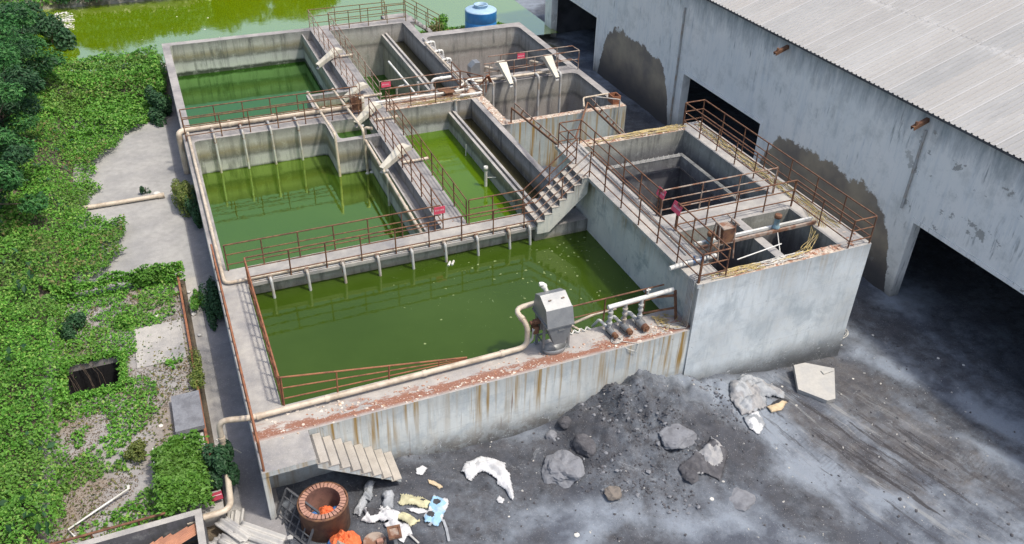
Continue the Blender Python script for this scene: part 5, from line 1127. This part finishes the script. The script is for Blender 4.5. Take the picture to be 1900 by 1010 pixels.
# ------------------------------------------------------------------ corrugated sheets, bottom-left tank, left slab
def sheet(c, L, Wd, ang, tilt, roll, amp, pitch, mat, label, group=None, thick=.008, broken=0, seed=0, name='corrugated_sheet'):
    R_ = random.Random(seed); nu, nv = 14, int(Wd / pitch * 8) + 1; V_ = []
    for i in range(nu + 1):
        for j in range(nv + 1):
            u = (i / nu - .5) * L; v = (j / nv - .5) * Wd
            if i == nu: u += broken * (fbm(v * 6 + seed, 3.1, 1, 2) - .5)
            if i == 0: u += broken * (fbm(v * 6 + seed, 9.1, 1, 2) - .5)
            V_.append((u, v, amp * math.sin(2 * math.pi * v / pitch) - .02 * (u / L) ** 2))
    F = [(i * (nv + 1) + j, (i + 1) * (nv + 1) + j, (i + 1) * (nv + 1) + j + 1, i * (nv + 1) + j + 1) for i in range(nu) for j in range(nv)]
    o = fastmesh(name, np.array(V_, float), np.array(F), mat, smooth=True); o.location = c; o.rotation_euler = (roll, tilt, ang)
    s_ = o.modifiers.new('thickness', 'SOLIDIFY'); s_.thickness = thick; tag(o, label, 'roof sheet', group); return o
MT['asb'] = simple('grey_fibre_cement', (.46, .45, .42), .9, .2, 1.6, c2=(.30, .30, .30), bump=.01)
MT['terra'] = simple('terracotta_sheet', (.42, .20, .12), .85, .2, 2, c2=(.30, .14, .09), bump=.006)
GA = 'broken grey corrugated sheets in a pile'
sheet((-.82, -.82, -1.66), .62, .34, 1.35, .05, -.05, .04, .17, 'asb', 'short piece of curved grey roofing on the pavement beside the wall corner', None, broken=.06, seed=2)
sheet((-.95, -1.35, -1.45), .95, .36, -.95, .1, .05, .035, .18, 'asb', 'grey corrugated sheet with a broken end, uppermost in the pile', GA, broken=.16, seed=3)
sheet((-.35, -1.72, -1.52), 1.3, .42, -.72, .05, .03, .035, .18, 'asb', 'long grey corrugated sheet nearest the basin corner', GA, broken=.1, seed=4)
sheet((-.8, -1.8, -1.58), 1.3, .42, -.78, .05, 0, .035, .18, 'asb', 'grey corrugated sheet in the middle of the pile', GA, broken=.1, seed=5)
sheet((-1.15, -1.75, -1.62), 1.1, .4, -.9, .02, 0, .035, .18, 'asb', 'lowest grey corrugated sheet next to the small tank wall', GA, broken=.12, seed=6)
bt = thing('small_tank', (-4, -3, -1.8), 'small concrete tank with white rims holding terracotta sheets', 'tank')
b = MB(); b.box(-6.6, -1.02, -3, -1.6, -.84, -.9, m6=[1, 0, 1, 1, 1, 1]); b.build('tank_wall', ['toplight', 'wallC'], bt)
b = MB(); b.box(-1.78, -5.6, -3, -1.6, -1.02, -.9, m6=[1, 0, 1, 1, 1, 1]); b.build('tank_wall', ['toplight', 'wallC'], bt)
b = MB(); b.box(-6.6, -5.6, -3, -1.78, -1.02, -1.9, m6=[1, 0, 1, 1, 1, 1]); b.build('tank_bottom', ['floor', 'wallC'], bt)
GT = 'stacked terracotta coloured roof sheets'
for i in range(7): sheet((-3.45 + i * .19, -1.72 + .03 * i, -1.20 + .025 * i), 1.25, .34, .62 - .05 * i + random.uniform(-.06, .06), -.03, .05, .018, .085, 'terra', 'terracotta corrugated sheet piled inside the small tank', GT, broken=.15, seed=20 + i)
# slab on the left with the dark opening
MT['slab'] = conc_top('overgrown_slab', (.33, .32, .31), (.24, .19, .14))
sl = thing('overgrown_tank', (-3.4, 5, -1.8), 'half buried concrete tank top overgrown with creeper, with a dark broken opening', 'tank')
b = MB(); Z1 = -1.5
for q in ((-5.65, -.45, -1.28, 5.5), (-5.65, 7.1, -1.28, 10.9), (-5.65, 5.5, -5.05, 7.1), (-3.3, 5.5, -1.28, 7.1)): b.box(q[0], q[1], -1.72, q[2], q[3], Z1)
b.build('top_slab', 'slab', sl)
b = MB(); b.box(-1.5, -.45, -6, -1.28, 10.9, -1.722); b.box(-5.3, 5.3, -6, -5.05, 7.3, -1.722); b.box(-3.3, 5.3, -6, -3.1, 7.3, -1.722); b.box(-5.05, 7.1, -6, -3.3, 7.3, -1.722); b.box(-5.05, 5.3, -6, -3.3, 5.5, -1.722); b.build('pit_wall', 'dark', sl)  # pit walls coloured black, the shade of the hole put into the material
b = MB(); b.box(-2.0, 2.55, -1.36, -1.2, 4.15, -1.2); tag(b.build('cover_slab', 'stone'), 'thick grey concrete cover slab beside the rusty beam', 'slab')
b = MB(); b.box(-1.98, 1.75, -1.496, -1.28, 2.5, -1.42); tag(b.build('cover_slab', 'stonew'), 'thin pale cover slab next to the creeper covered box', 'slab')
b = MB(); b.prism([(-3.35, 8.55), (-1.35, 8.8), (-1.35, 6.3), (-2.2, 6.0), (-3.0, 6.6), (-3.5, 7.6)], 'z', -1.497, -1.47) if False else b.box(-2.9, 6.2, -1.497, -1.4, 8.35, -1.455); tag(b.build('concrete_patch', 'toplight'), 'bare pale concrete patch on the overgrown tank top', 'slab')
t = thing('rusty_beam', (-1.2, 5, -1.5), 'long rusty steel beam lying along the edge of the overgrown tank', 'beam')
b = MB(); b.beam((-1.2, -.6, -1.38), (-1.24, 11.0, -1.38), .07, .09); b.build('beam_body', 'rustred', t)
t = thing('low_rail', (-3.8, -.75, -1), 'low rusty pipe rail in front of the small tank', 'railing')
b = MB(); b.tube([(-6.5, -.7, -.85), (-2.45, -.72, -.85)], .035, 8); b.build('handrail', 'rust', t)
for x in (-5.4, -4.2, -3.1):
    b = MB(); b.tube([(x, -.71, -1.5), (x, -.71, -.86)], .03, 6); b.build('post', 'rust', t)
b = MB(); b.tube([(-4.68, -.14, -1.42), (-4.85, .16, -1.4), (-3.32, .94, -1.3)], .028, 6); tag(b.build('bent_pole', 'pvcw'), 'bent white pole lying on the weeds at the bottom left', 'pole')
b = MB(); b.tube([(-.95, 1.5, -.9), (-.38, 1.3, -1.45)], .022, 6); tag(b.build('pole', 'pvcw'), 'thin white rod sticking out of the creeper over the road', 'pole')
b = MB(); b.tube([(-4.44, 17.94, -1.66), (-1.3, 17.93, -1.66)], .09, 12); b.tube([(-1.5, 17.93, -1.66), (-1.25, 17.93, -1.66)], .115, 12); tag(b.build('drain_pipe', 'pvc'), 'loose cream pipe lying across the grey concrete pad', 'pipe')
rock((-1.55, 18.25, -1.72), .17, .6, 41, 'whiteblock', 'white stone beside the loose cream pipe', 'stone', 'stone', sub=2, rough=.1)
t = thing('fallen_sign', (-1.22, -.4, -1.2), 'dark red board with a white text line lying by the small tank', 'sign')
MT['signdark'] = simple('dark_red_board', (.28, .012, .035), .5, .15, 4)
b = MB(); b.obox((-1.22, -.38, -1.12), (1, .06, 0), (-.06, 1, .25), (0, -.25, 1), .17, .12, .012); b.build('panel', 'signdark', t)
b = MB()
for i in range(9): b.obox(Vector((-1.36 + i * .034, -.375 + i * .002, -1.104)), (1, .06, 0), (-.06, 1, .25), (0, -.25, 1), .011, .012, .002)
b.build('lettering', 'signtext', t)
b = MB(); b.box(-1.62, -.7, -1.9, -1.08, .0, -1.3); tag(b.build('plinth', 'toplight'), 'low concrete plinth under the dark red board', 'plinth')
R_ = random.Random(8)
for i, (x, y) in enumerate(((-.98, 10.3), (-.95, 8.9), (-.9, 7.6), (-2.1, 8.9), (-3.8, 7.9), (-2.4, 3.3), (-5.0, 10.2), (-3.4, 1.2))):
    rock((x, y, -1.5 if x < -1.3 else -1.72), .07 + .05 * R_.random(), .5, 50 + i, 'whiteblock', 'small white scrap lying among the weeds on the left', 'litter', 'litter', sub=1, group='white scraps among the weeds')
for i, (x, y, r_) in enumerate(((12.45, -3.95, .1), (11.8, -4.35, .16), (7.6, -4.1, .2), (13.2, -.35, .05), (22.1, .4, .12), (23.4, -1.5, .12), (24.0, -2.1, .12), (19.7, -1.3, .1), (20.6, .35, .09), (16.95, -.9, .1), (6.1, -2.9, .07), (3.0, -3.9, .08))):
    rock(onz(x, y, .01), r_ * .5, .3, 70 + i, 'whiteblock', 'small white scrap lying in the coal dust yard', 'litter', 'litter', sub=1, group='white scraps in the coal dust yard')
# ------------------------------------------------------------------ vegetation
def leafmat(key, stops, rough=.55, trans=0.25, dry=.55):
    m = NT(key); g = m.geo(); r = g.outputs['Random Per Island']
    k = m.cramp(r, stops)
    k = m.mix(m.ramp(m.noise(0.45, 4), .35, .65, 0, .45), k, tuple(v * .55 for v in stops[len(stops) // 2][1]))
    k = m.mix(m.ramp(m.noise(0.28, 5, 0.65), .48, .64, 0, dry), k, (.12, .13, .045))
    m.col(k).set(Roughness=rough, Specular_IOR_Level=.35)
    tr = m.n('ShaderNodeBsdfTranslucent', i_Color=k); mx = m.n('ShaderNodeMixShader', i_0=trans, i_1=m.b.outputs[0], i_2=tr.outputs[0]); m.t.links.new(mx.outputs[0], m.out.inputs[0])
    MT[key] = m.m
leafmat('creeper', [(0, (.05, .16, .015)), (.35, (.085, .26, .022)), (.6, (.12, .33, .035)), (.85, (.19, .41, .06)), (1, (.30, .43, .10))], dry=.35)
leafmat('creeper_dry', [(0, (.06, .11, .02)), (.4, (.11, .16, .035)), (.7, (.20, .20, .06)), (1, (.22, .15, .07))])
leafmat('treeleaf', [(0, (.025, .10, .025)), (.4, (.04, .15, .035)), (.8, (.06, .21, .05)), (1, (.12, .30, .08))], dry=0)
leafmat('darkleaf', [(0, (.018, .06, .024)), (.5, (.03, .095, .034)), (1, (.055, .14, .055))], dry=0)
leafmat('brightleaf', [(0, (.05, .15, .015)), (.4, (.08, .22, .02)), (.8, (.12, .29, .035)), (1, (.18, .34, .07))], dry=.15)
leafmat('yellowleaf', [(0, (.06, .11, .02)), (.4, (.13, .19, .03)), (.8, (.20, .25, .05)), (1, (.30, .30, .12))])
MT['dryleaf'] = simple('dry_leaf_litter', (.12, .085, .05), .95, .3, 9, c2=(.19, .14, .09))
def leaves(name, P, N, size, mat, r, parent=None, aspect=.62, jit=.35):
    n = len(P); s = size * r.uniform(1 - jit, 1 + jit, n)
    N = N / np.linalg.norm(N, axis=1, keepdims=True)
    t = r.normal(size=(n, 3)); t -= N * (t * N).sum(1, keepdims=True); t /= np.linalg.norm(t, axis=1, keepdims=True); b_ = np.cross(N, t)
    tip = t * s[:, None]; sd_ = b_ * (s * aspect / 2 * 1.0)[:, None]; up = N * (s * .12)[:, None]
    V_ = np.stack([P - tip * .5, P + sd_ + up, P + tip * .5, P - sd_ + up], 1).reshape(-1, 3)
    F = np.arange(n * 4).reshape(n, 4)
    if parent is not None: V_ = V_ - np.array(parent['_org'])
    o = fastmesh(name, V_, F, mat)
    if parent is not None: o.parent = parent
    return o
def upn(r, n, spread=.55): return np.stack([r.normal(0, spread, n), r.normal(0, spread, n), np.ones(n)], 1)
def cover(name, x0, x1, y0, y1, dens, size, mat, label, zf, keep, seed, hgt=.12, spread=.6, cat='ground cover'):
    r = np.random.default_rng(seed); n = int((x1 - x0) * (y1 - y0) * dens)
    x = r.uniform(x0, x1, n); y = r.uniform(y0, y1, n); k = keep(x, y) > r.random(n); x, y = x[k], y[k]
    z = zf(x, y) + hgt * r.random(len(x)); P = np.stack([x, y, z], 1)
    o = leaves(name, P, upn(r, len(x), spread), size, mat, r); tag(o, label, cat, kind='stuff'); return o
SB = [(10.9, -4.6), (11.3, -4.9), (12.2, -3.95), (13.3, -3.2), (14.3, -2.85), (15.1, -2.7), (15.9, -3.0), (16.6, -3.8), (17.9, -4.5), (18.6, -3.95), (20.3, -3.9), (21.6, -3.95), (22.4, -3.5), (23.8, -3.0), (24.6, -2.8), (25.4, -1.7), (26.2, -1.2), (27.2, -.9), (28, -.2), (60, -.2)]
def bx_(y): return np.interp(y, [a for a, b in SB], [b for a, b in SB])
def hump(x, y): return .75 * fbm(x, y, .5, 3) + .40 * fbm(x + 5, y, 1.6, 3) - .42
def zW(x, y):
    g_ = ground_z(x, y); g_ = np.where(g_ < -5, np.where(y > 10, -1.79, -0.95 - .45 * sstep(-5.3, -4.8, x)), np.maximum(g_, -1.79))
    return g_ + np.maximum(0, hump(x, y))
def keepN(x, y):
    e = bx_(y) + (fbm(x, y, 1.6, 3) - .5) * 1.0; k = sstep(e + .15, e - .3, x)
    z = ground_z(x, y); return k * (z > -2.52) * (.35 + .9 * (fbm(x, y, .9, 3) > .30))
cover('creeper_cover', -9.5, .1, 10.8, 25, 560, .11, 'creeper', 'green creeper spreading over the ground left of the grey concrete pad', zW, keepN, 31, hgt=.22)
cover('creeper_cover', -8.5, -.05, 25, 37.5, 420, .15, 'creeper', 'creeper thicket between the concrete pad and the pond', zW, keepN, 32, hgt=.35)
cover('creeper_cover', -9.5, -.3, 11, 34, 40, .13, 'creeper_dry', 'dull yellow green weeds mixed into the creeper beside the trees', lambda x, y: zW(x, y) + .12, lambda x, y: keepN(x, y) * (fbm(x, y, .5, 3) > .52), 33, hgt=.3)
def keepW(x, y): return sstep(-4.75, -5.2, x + .5 * (fbm(x, y, 1.2, 3) - .5))
cover('creeper_cover', -9.2, -4.5, -2.5, 10.9, 700, .10, 'creeper', 'dense mounded creeper along the left edge of the overgrown tank', zW, keepW, 34, hgt=.22)
cover('creeper_cover', -9.2, -4.5, -2.5, 10.9, 160, .12, 'brightleaf', 'bright young leaves on the mounded creeper at the left edge', lambda x, y: zW(x, y) + .15, lambda x, y: keepW(x, y) * sstep(.5, .6, fbm(x, y, .8, 3)), 35, hgt=.12)
hole = lambda x, y: 1 - ((x > -4.9) & (x < -3.42) & (y > 5.55) & (y < 7.05))
def keepS(x, y):
    n = fbm(x + 3, y, .8, 4)
    dens = np.interp(x, [-5.2, -4.2, -3.2, -2.4, -1.4], [.85, .75, .60, .42, .22]) + np.interp(y, [-.5, 2, 4, 6.5, 9, 10.9], [-.14, -.16, -.08, .10, .10, .22])
    bare = (x > -2.85) & (x < -1.4) & (y > 6.3) & (y < 8.3)
    return (n < dens * .86 - .05 + .12 * fbm(x, y, 5, 2)) * hole(x, y) * (1 - .97 * bare) * (1 - .9 * ((x > -2.1) & (y > 1.6) & (y < 4.3)))
sz = lambda x, y: -1.49 + 0 * x
cover('creeper_cover', -5.3, -1.3, -.45, 10.9, 420, .10, 'creeper', 'creeper spread in patches over the overgrown tank top', sz, keepS, 36, hgt=.12)
cover('creeper_cover', -5.3, -1.3, -.45, 10.9, 90, .09, 'creeper_dry', 'dry yellowish creeper straggling over the bare slab', sz, lambda x, y: hole(x, y) * (fbm(x, y, 1.1, 3) > .42) * (1 - .9 * ((x > -2.1) & (y > 1.6) & (y < 4.3))), 37, hgt=.05)
cover('leaf_litter', -5.0, -1.3, -.45, 10.9, 420, .04, 'dryleaf', 'brown dead leaves lying on the bare slab of the overgrown tank', sz, lambda x, y: hole(x, y) * (fbm(x + 8, y, .9, 3) > .48) * (1 - .95 * ((x > -2.1) & (y > 1.6) & (y < 4.3))) * (1 - .9 * ((x > -2.85) & (y > 6.3) & (y < 8.3))), 38, hgt=.01, spread=.3, cat='leaf litter')
cover('creeper_cover', -5.6, -1.0, 10.7, 11.6, 900, .12, 'creeper', 'raised ridge of creeper along the far edge of the overgrown tank', lambda x, y: -1.6 + .55 * np.exp(-((y - 11.05) / .28) ** 2) * (.5 + fbm(x, y, 1.5, 3)), lambda x, y: 1 + 0 * x, 39, hgt=.2)
cover('grass_tufts', 14.4, 24.3, 33.9, 36.6, 120, .16, 'creeper', 'grass and weeds on the pond bank behind the blue tank', ground_z, lambda x, y: (fbm(x, y, .8, 3) > .42) * 1.0 * (ground_z(x, y) > -2.55), 40, hgt=.18, spread=1.2)
cover('grass_tufts', 8, 24.3, 31.5, 36.3, 60, .10, 'creeper_dry', 'dry weeds on the ground behind the deep tanks', ground_z, lambda x, y: (fbm(x, y, 1.1, 3) > .5) * 1.0 * (ground_z(x, y) > -2.5) * (1 - (x < 14.4) * (y < 33.4)), 41, hgt=.12, spread=1.2)
cover('creeper_cover', -13, -5.2, 34, 54, 210, .22, 'creeper', 'thicket along the left bank of the pond', lambda x, y: np.maximum(ground_z(x, y), -2.5) + .5 * fbm(x, y, .5, 3), lambda x, y: (ground_z(x, y) > -2.6) * 1.0, 42, hgt=.5, spread=.9)
cover('creeper_cover', -6, 4, 48.6, 52, 200, .25, 'darkleaf', 'dark undergrowth on the far bank of the pond', lambda x, y: np.maximum(ground_z(x, y), -2.5) + .5, lambda x, y: 1 + 0 * x, 43, hgt=1.0, spread=1)
def blob(r, n, c, rad, shell=.55):
    d = r.normal(size=(n, 3)); d /= np.linalg.norm(d, axis=1, keepdims=True); q = shell + (1 - shell) * r.random((n, 1)) ** .6
    return np.array(c) + d * q * np.array(rad), d
def bush(label, c, rad, n, size, mat, seed, nb=7, cat='bush', name='bush', stem=True, up=.5):
    r = np.random.default_rng(seed); t = thing(name, (c[0], c[1], c[2]), label, cat); Ps = []; Ns = []
    for i in range(nb):
        o = r.uniform(-1, 1, 3) * np.array(rad) * (.62, .62, .40); cc = np.array(c) + (0, 0, rad[2] * .55) + o
        p, d = blob(r, n // nb, cc, np.array(rad) * r.uniform(.32, .55), .5); Ps.append(p); Ns.append(d + (0, 0, up) + r.normal(0, .4, d.shape))
    P = np.concatenate(Ps); N = np.concatenate(Ns); k = P[:, 2] > c[2] - .05; leaves('foliage', P[k], N[k], size, mat, r, t)
    if stem:
        b = MB(); R_ = random.Random(seed)
        for i in range(5): b.tube([c, (c[0] + R_.uniform(-.4, .4) * rad[0], c[1] + R_.uniform(-.4, .4) * rad[1], c[2] + rad[2] * .9)], [.02, .008], 5)
        b.build('stem', 'bark', t)
    return t
MT['bark'] = simple('grey_brown_bark', (.12, .09, .065), .95, .3, 8)
bush('round bush with yellowish leaves against the outer wall beside the loose pipe', (-.62, 16.7, -1.8), (.62, 1.5, 1.0), 5200, .085, 'yellowleaf', 51, 9)
bush('dark side of green shrub pressed against the outer basin wall near the loose pipe', (-.3, 15.7, -1.8), (.34, 1.2, .9), 2600, .09, 'darkleaf', 52, 7)
bush('dark narrow shrub growing in the road against the left wall', (-.28, 8.9, -1.8), (.36, 1.7, .75), 4200, .085, 'darkleaf', 53, 10)
bush('green weed tuft on the pavement beside the dark narrow shrub', (-.75, 9.6, -1.78), (.28, .9, .4), 1300, .07, 'creeper', 54, 6)
bush('tall bright creeper bush on the far edge of the overgrown tank', (-2.0, 10.95, -1.5), (.85, .32, .62), 2600, .10, 'brightleaf', 55, 7)
bush('yellowish weeds hanging over the rusty beam', (-1.15, 5.4, -1.6), (.28, 1.1, .42), 1700, .07, 'yellowleaf', 56, 9)
bush('small yellow green shrub in the middle of the overgrown tank', (-3.2, 2.25, -1.5), (.5, .42, .4), 1500, .075, 'yellowleaf', 57, 6)
bush('small dark shrub by the left bushes north of the dark opening', (-4.7, 8.9, -1.5), (.6, .45, .5), 1600, .10, 'darkleaf', 58, 5)
bush('green shrub above the dark opening', (-3.1, 8.9, -1.5), (.55, .5, .35), 1300, .09, 'creeper', 59, 5)
bush('dark shrub against the back left corner of the basin', (-.75, 26.9, -1.8), (.6, 1.5, 1.1), 3800, .13, 'darkleaf', 60, 8)
bush('green shrub along the far left basin wall by the pond', (-.7, 30.8, -1.8), (.6, 2.6, 1.0), 3800, .14, 'creeper', 61, 10)
bush('small round shrub beside the blue tank', (16.9, 34.3, -1.8), (.8, .6, .8), 900, .14, 'creeper', 62, 5)
bush('dry brown shrub at the foot of the rear steps', (16.2, 34.0, -1.8), (.8, .6, .6), 800, .12, 'creeper_dry', 63, 5)
bush('dark round shrub overhanging the left end of the pond', (-6.2, 41.8, -2.4), (1.3, 1.5, 1.6), 2600, .24, 'darkleaf', 64, 8)
bush('small weed standing by the loose pipe', (-2.0, 18.6, -1.78), (.22, .2, .35), 300, .08, 'darkleaf', 65, 4)
r = np.random.default_rng(90); n = 2200; a = r.uniform(0, 6.28, n); q = 1.10 + r.normal(0, .10, n); px_ = -4.16 + .80 * q * np.clip(1.25 * np.cos(a), -1, 1); py_ = 6.3 + .82 * q * np.clip(1.25 * np.sin(a), -1, 1)
inn = (np.abs(px_ + 4.16) < .70) & (np.abs(py_ - 6.3) < .70); pz_ = np.where(inn, -1.55 - r.random(n) * .35, -1.47 + .16 * r.random(n))
tag(leaves('creeper_fringe', np.stack([px_, py_, pz_], 1), upn(r, n, .7), .10, 'creeper', r), 'creeper leaves fringing the dark broken opening', 'ground cover', kind='stuff')
b = MB(); R_ = random.Random(3)
for i in range(9):
    x = R_.uniform(-4.9, -3.45); y = R_.choice([7.02, 7.02, R_.uniform(5.6, 7.0)]); x = x if y > 7 else R_.choice([-4.9, -4.86]); b.tube([(x, y, -1.46), (x + R_.uniform(-.05, .2), y - R_.uniform(.02, .2), -1.9), (x + R_.uniform(0, .4), y - R_.uniform(.1, .5), -2.6 - R_.random())], .008, 4, caps=False)
tag(b.build('hanging_vines', 'bark', fixn=False), 'thin dead vines hanging down inside the dark broken opening', 'vines', kind='stuff')
cover('weeds', -9.0, -1.4, -2, 26, 7, .26, 'darkleaf', 'scattered broad dark leaves standing out of the creeper', lambda x, y: np.where(x < -5, zW(x, y) + .25, -1.3), lambda x, y: np.where(x < -5.0, 1, .12) * (fbm(x, y, .7, 3) > .5) * hole(x, y) * (x < bx_(y) - .4), 91, hgt=.25, spread=1.0)
# creeper covered box
t = thing('planter_box', (-1.95, .7, -1.5), 'square box smothered in bright green creeper beside the small tank', 'box')
b = MB(); b.box(-2.55, -.42, -1.7, -1.42, 1.75, -.95); b.build('box_body', 'stonew', t)
b = MB()
for i in range(9): b.box(-2.62, .9 + i * .105, -1.49, -2.55, .985 + i * .105, -.93 + .03 * (i % 2))
b.build('rim', 'whiteblock', t)
r = np.random.default_rng(70); n = 5200; x = r.uniform(-2.62, -1.32, n) + r.normal(0, .05, n); y = r.uniform(-.6, 1.8, n) + r.normal(0, .06, n) - .15 * fbm(x, x, 2, 2); z = -1.0 + .55 * fbm(x, y, 1.6, 3) + .1 * r.random(n); e = np.minimum(np.minimum(x + 2.6, -1.33 - x), np.minimum(y + .75, 1.85 - y)); z = z - .5 * np.exp(-np.maximum(e, 0) / .12) * r.random(n)
leaves('creeper', np.stack([x, y, z], 1), upn(r, n, .6), .125, 'brightleaf', r, t)
bush('dark leaved shrub spilling over the rusty beam towards the road', (-1.0, .75, -1.35), (.48, .85, .75), 3400, .11, 'darkleaf', 71, 8)
# trees
def tree(label, x, y, h, rad, n, size, mat, seed, cat='tree', nb=16, mats2=None, zb=None):
    r = np.random.default_rng(seed); zb = float(ground_z(np.array([x]), np.array([y]))[0]) if zb is None else zb
    t = thing('tree', (x, y, zb), label, cat); b = MB(); R_ = random.Random(seed)
    b.tube([(x, y, zb - .2), (x + R_.uniform(-.15, .15), y, zb + h * .3), (x + R_.uniform(-.3, .3), y + R_.uniform(-.3, .3), zb + h * .62)], [.17 * h / 5, .12 * h / 5, .07 * h / 5], 8)
    Ps = []; Ns = []; Ps2 = []; Ns2 = []
    for i in range(nb):
        a = R_.uniform(0, 6.28); q = rad * math.sqrt(R_.random()) * .85; zz = h * R_.uniform(.28, .98) * (1 - .35 * (q / rad) ** 2)
        c = (x + q * math.cos(a), y + q * math.sin(a), zb + zz); b.tube([(x, y, zb + h * R_.uniform(.22, .5)), c], [.045 * h / 5, .012], 5)
        rr = rad * R_.uniform(.26, .42); p, d = blob(r, n // nb, c, (rr, rr, rr * .62), .35)
        (Ps if R_.random() < .68 or not mats2 else Ps2).append(p); (Ns if len(Ns) < len(Ps) else Ns2).append(d * .6 + (0, 0, .9) + r.normal(0, .35, d.shape))
    b.build('trunk', 'bark', t); leaves('crown', np.concatenate(Ps), np.concatenate(Ns), size, mat, r, t, aspect=.4)
    if Ps2: leaves('crown', np.concatenate(Ps2), np.concatenate(Ns2), size, mats2, r, t, aspect=.4)
TG = 'trees along the left edge'
for i, (x, y, h, rd, lb) in enumerate(((-7.2, 15.6, 4.2, 1.8, 'nearest feathery tree at the left edge of the photo'), (-7.5, 19.0, 5.2, 2.1, 'feathery dark tree at the left edge level with the concrete pad'), (-6.9, 22.4, 4.8, 1.9, 'broad dark green tree left of the concrete pad'), (-7.6, 26.2, 5.8, 2.3, 'tallest dark tree at the left edge'), (-6.8, 29.8, 4.6, 1.9, 'green tree leaning towards the pond'), (-8.3, 33.0, 5.0, 2.0, 'dark tree at the upper left beside the pond end'), (-7.6, 37.5, 4.0, 1.7, 'dark round tree at the left end of the pond'), (-8.6, 42.5, 4.6, 2.0, 'tree in the upper left corner'))):
    tree(lb, x, y, h, rd, 9000 if y < 27 else 7000, .17 if y < 27 else .2, 'treeleaf' if i != 6 else 'darkleaf', 80 + i, nb=18, mats2='darkleaf')
FG = 'trees on the far bank of the pond'
R_ = random.Random(77)
for i in range(9):
    x = -12 + i * 3.1 + R_.uniform(-.8, .8); y = 58.5 + R_.uniform(-1, 2) if x > 4 else 54 + R_.uniform(-1, 1.5)
    tree('dark tree on the far bank of the pond, number %d from the left' % (i + 1) if False else 'dark leafy tree on the far bank beyond the pond', x, y, R_.uniform(3.7, 4.1) if x > 4 else R_.uniform(2.9, 3.2), 3.2, 6500, .42, 'darkleaf', 120 + i, nb=22, zb=-1.2)
for o in list(COL.objects):
    if o.get('label', '') == 'dark leafy tree on the far bank beyond the pond': o['group'] = FG

flakes('shore_litter', [(-6.3, 44.5, -5.0, 48.3)], 260, -2.46, .07, 'whiteblock', 'white rubbish washed up at the far left corner of the pond', 44, 'litter')
flakes('floating_specks', [(-4, 37, 8, 46)], 26, -2.505, .05, 'whiteblock', 'white specks floating on the pond', 45, 'litter')
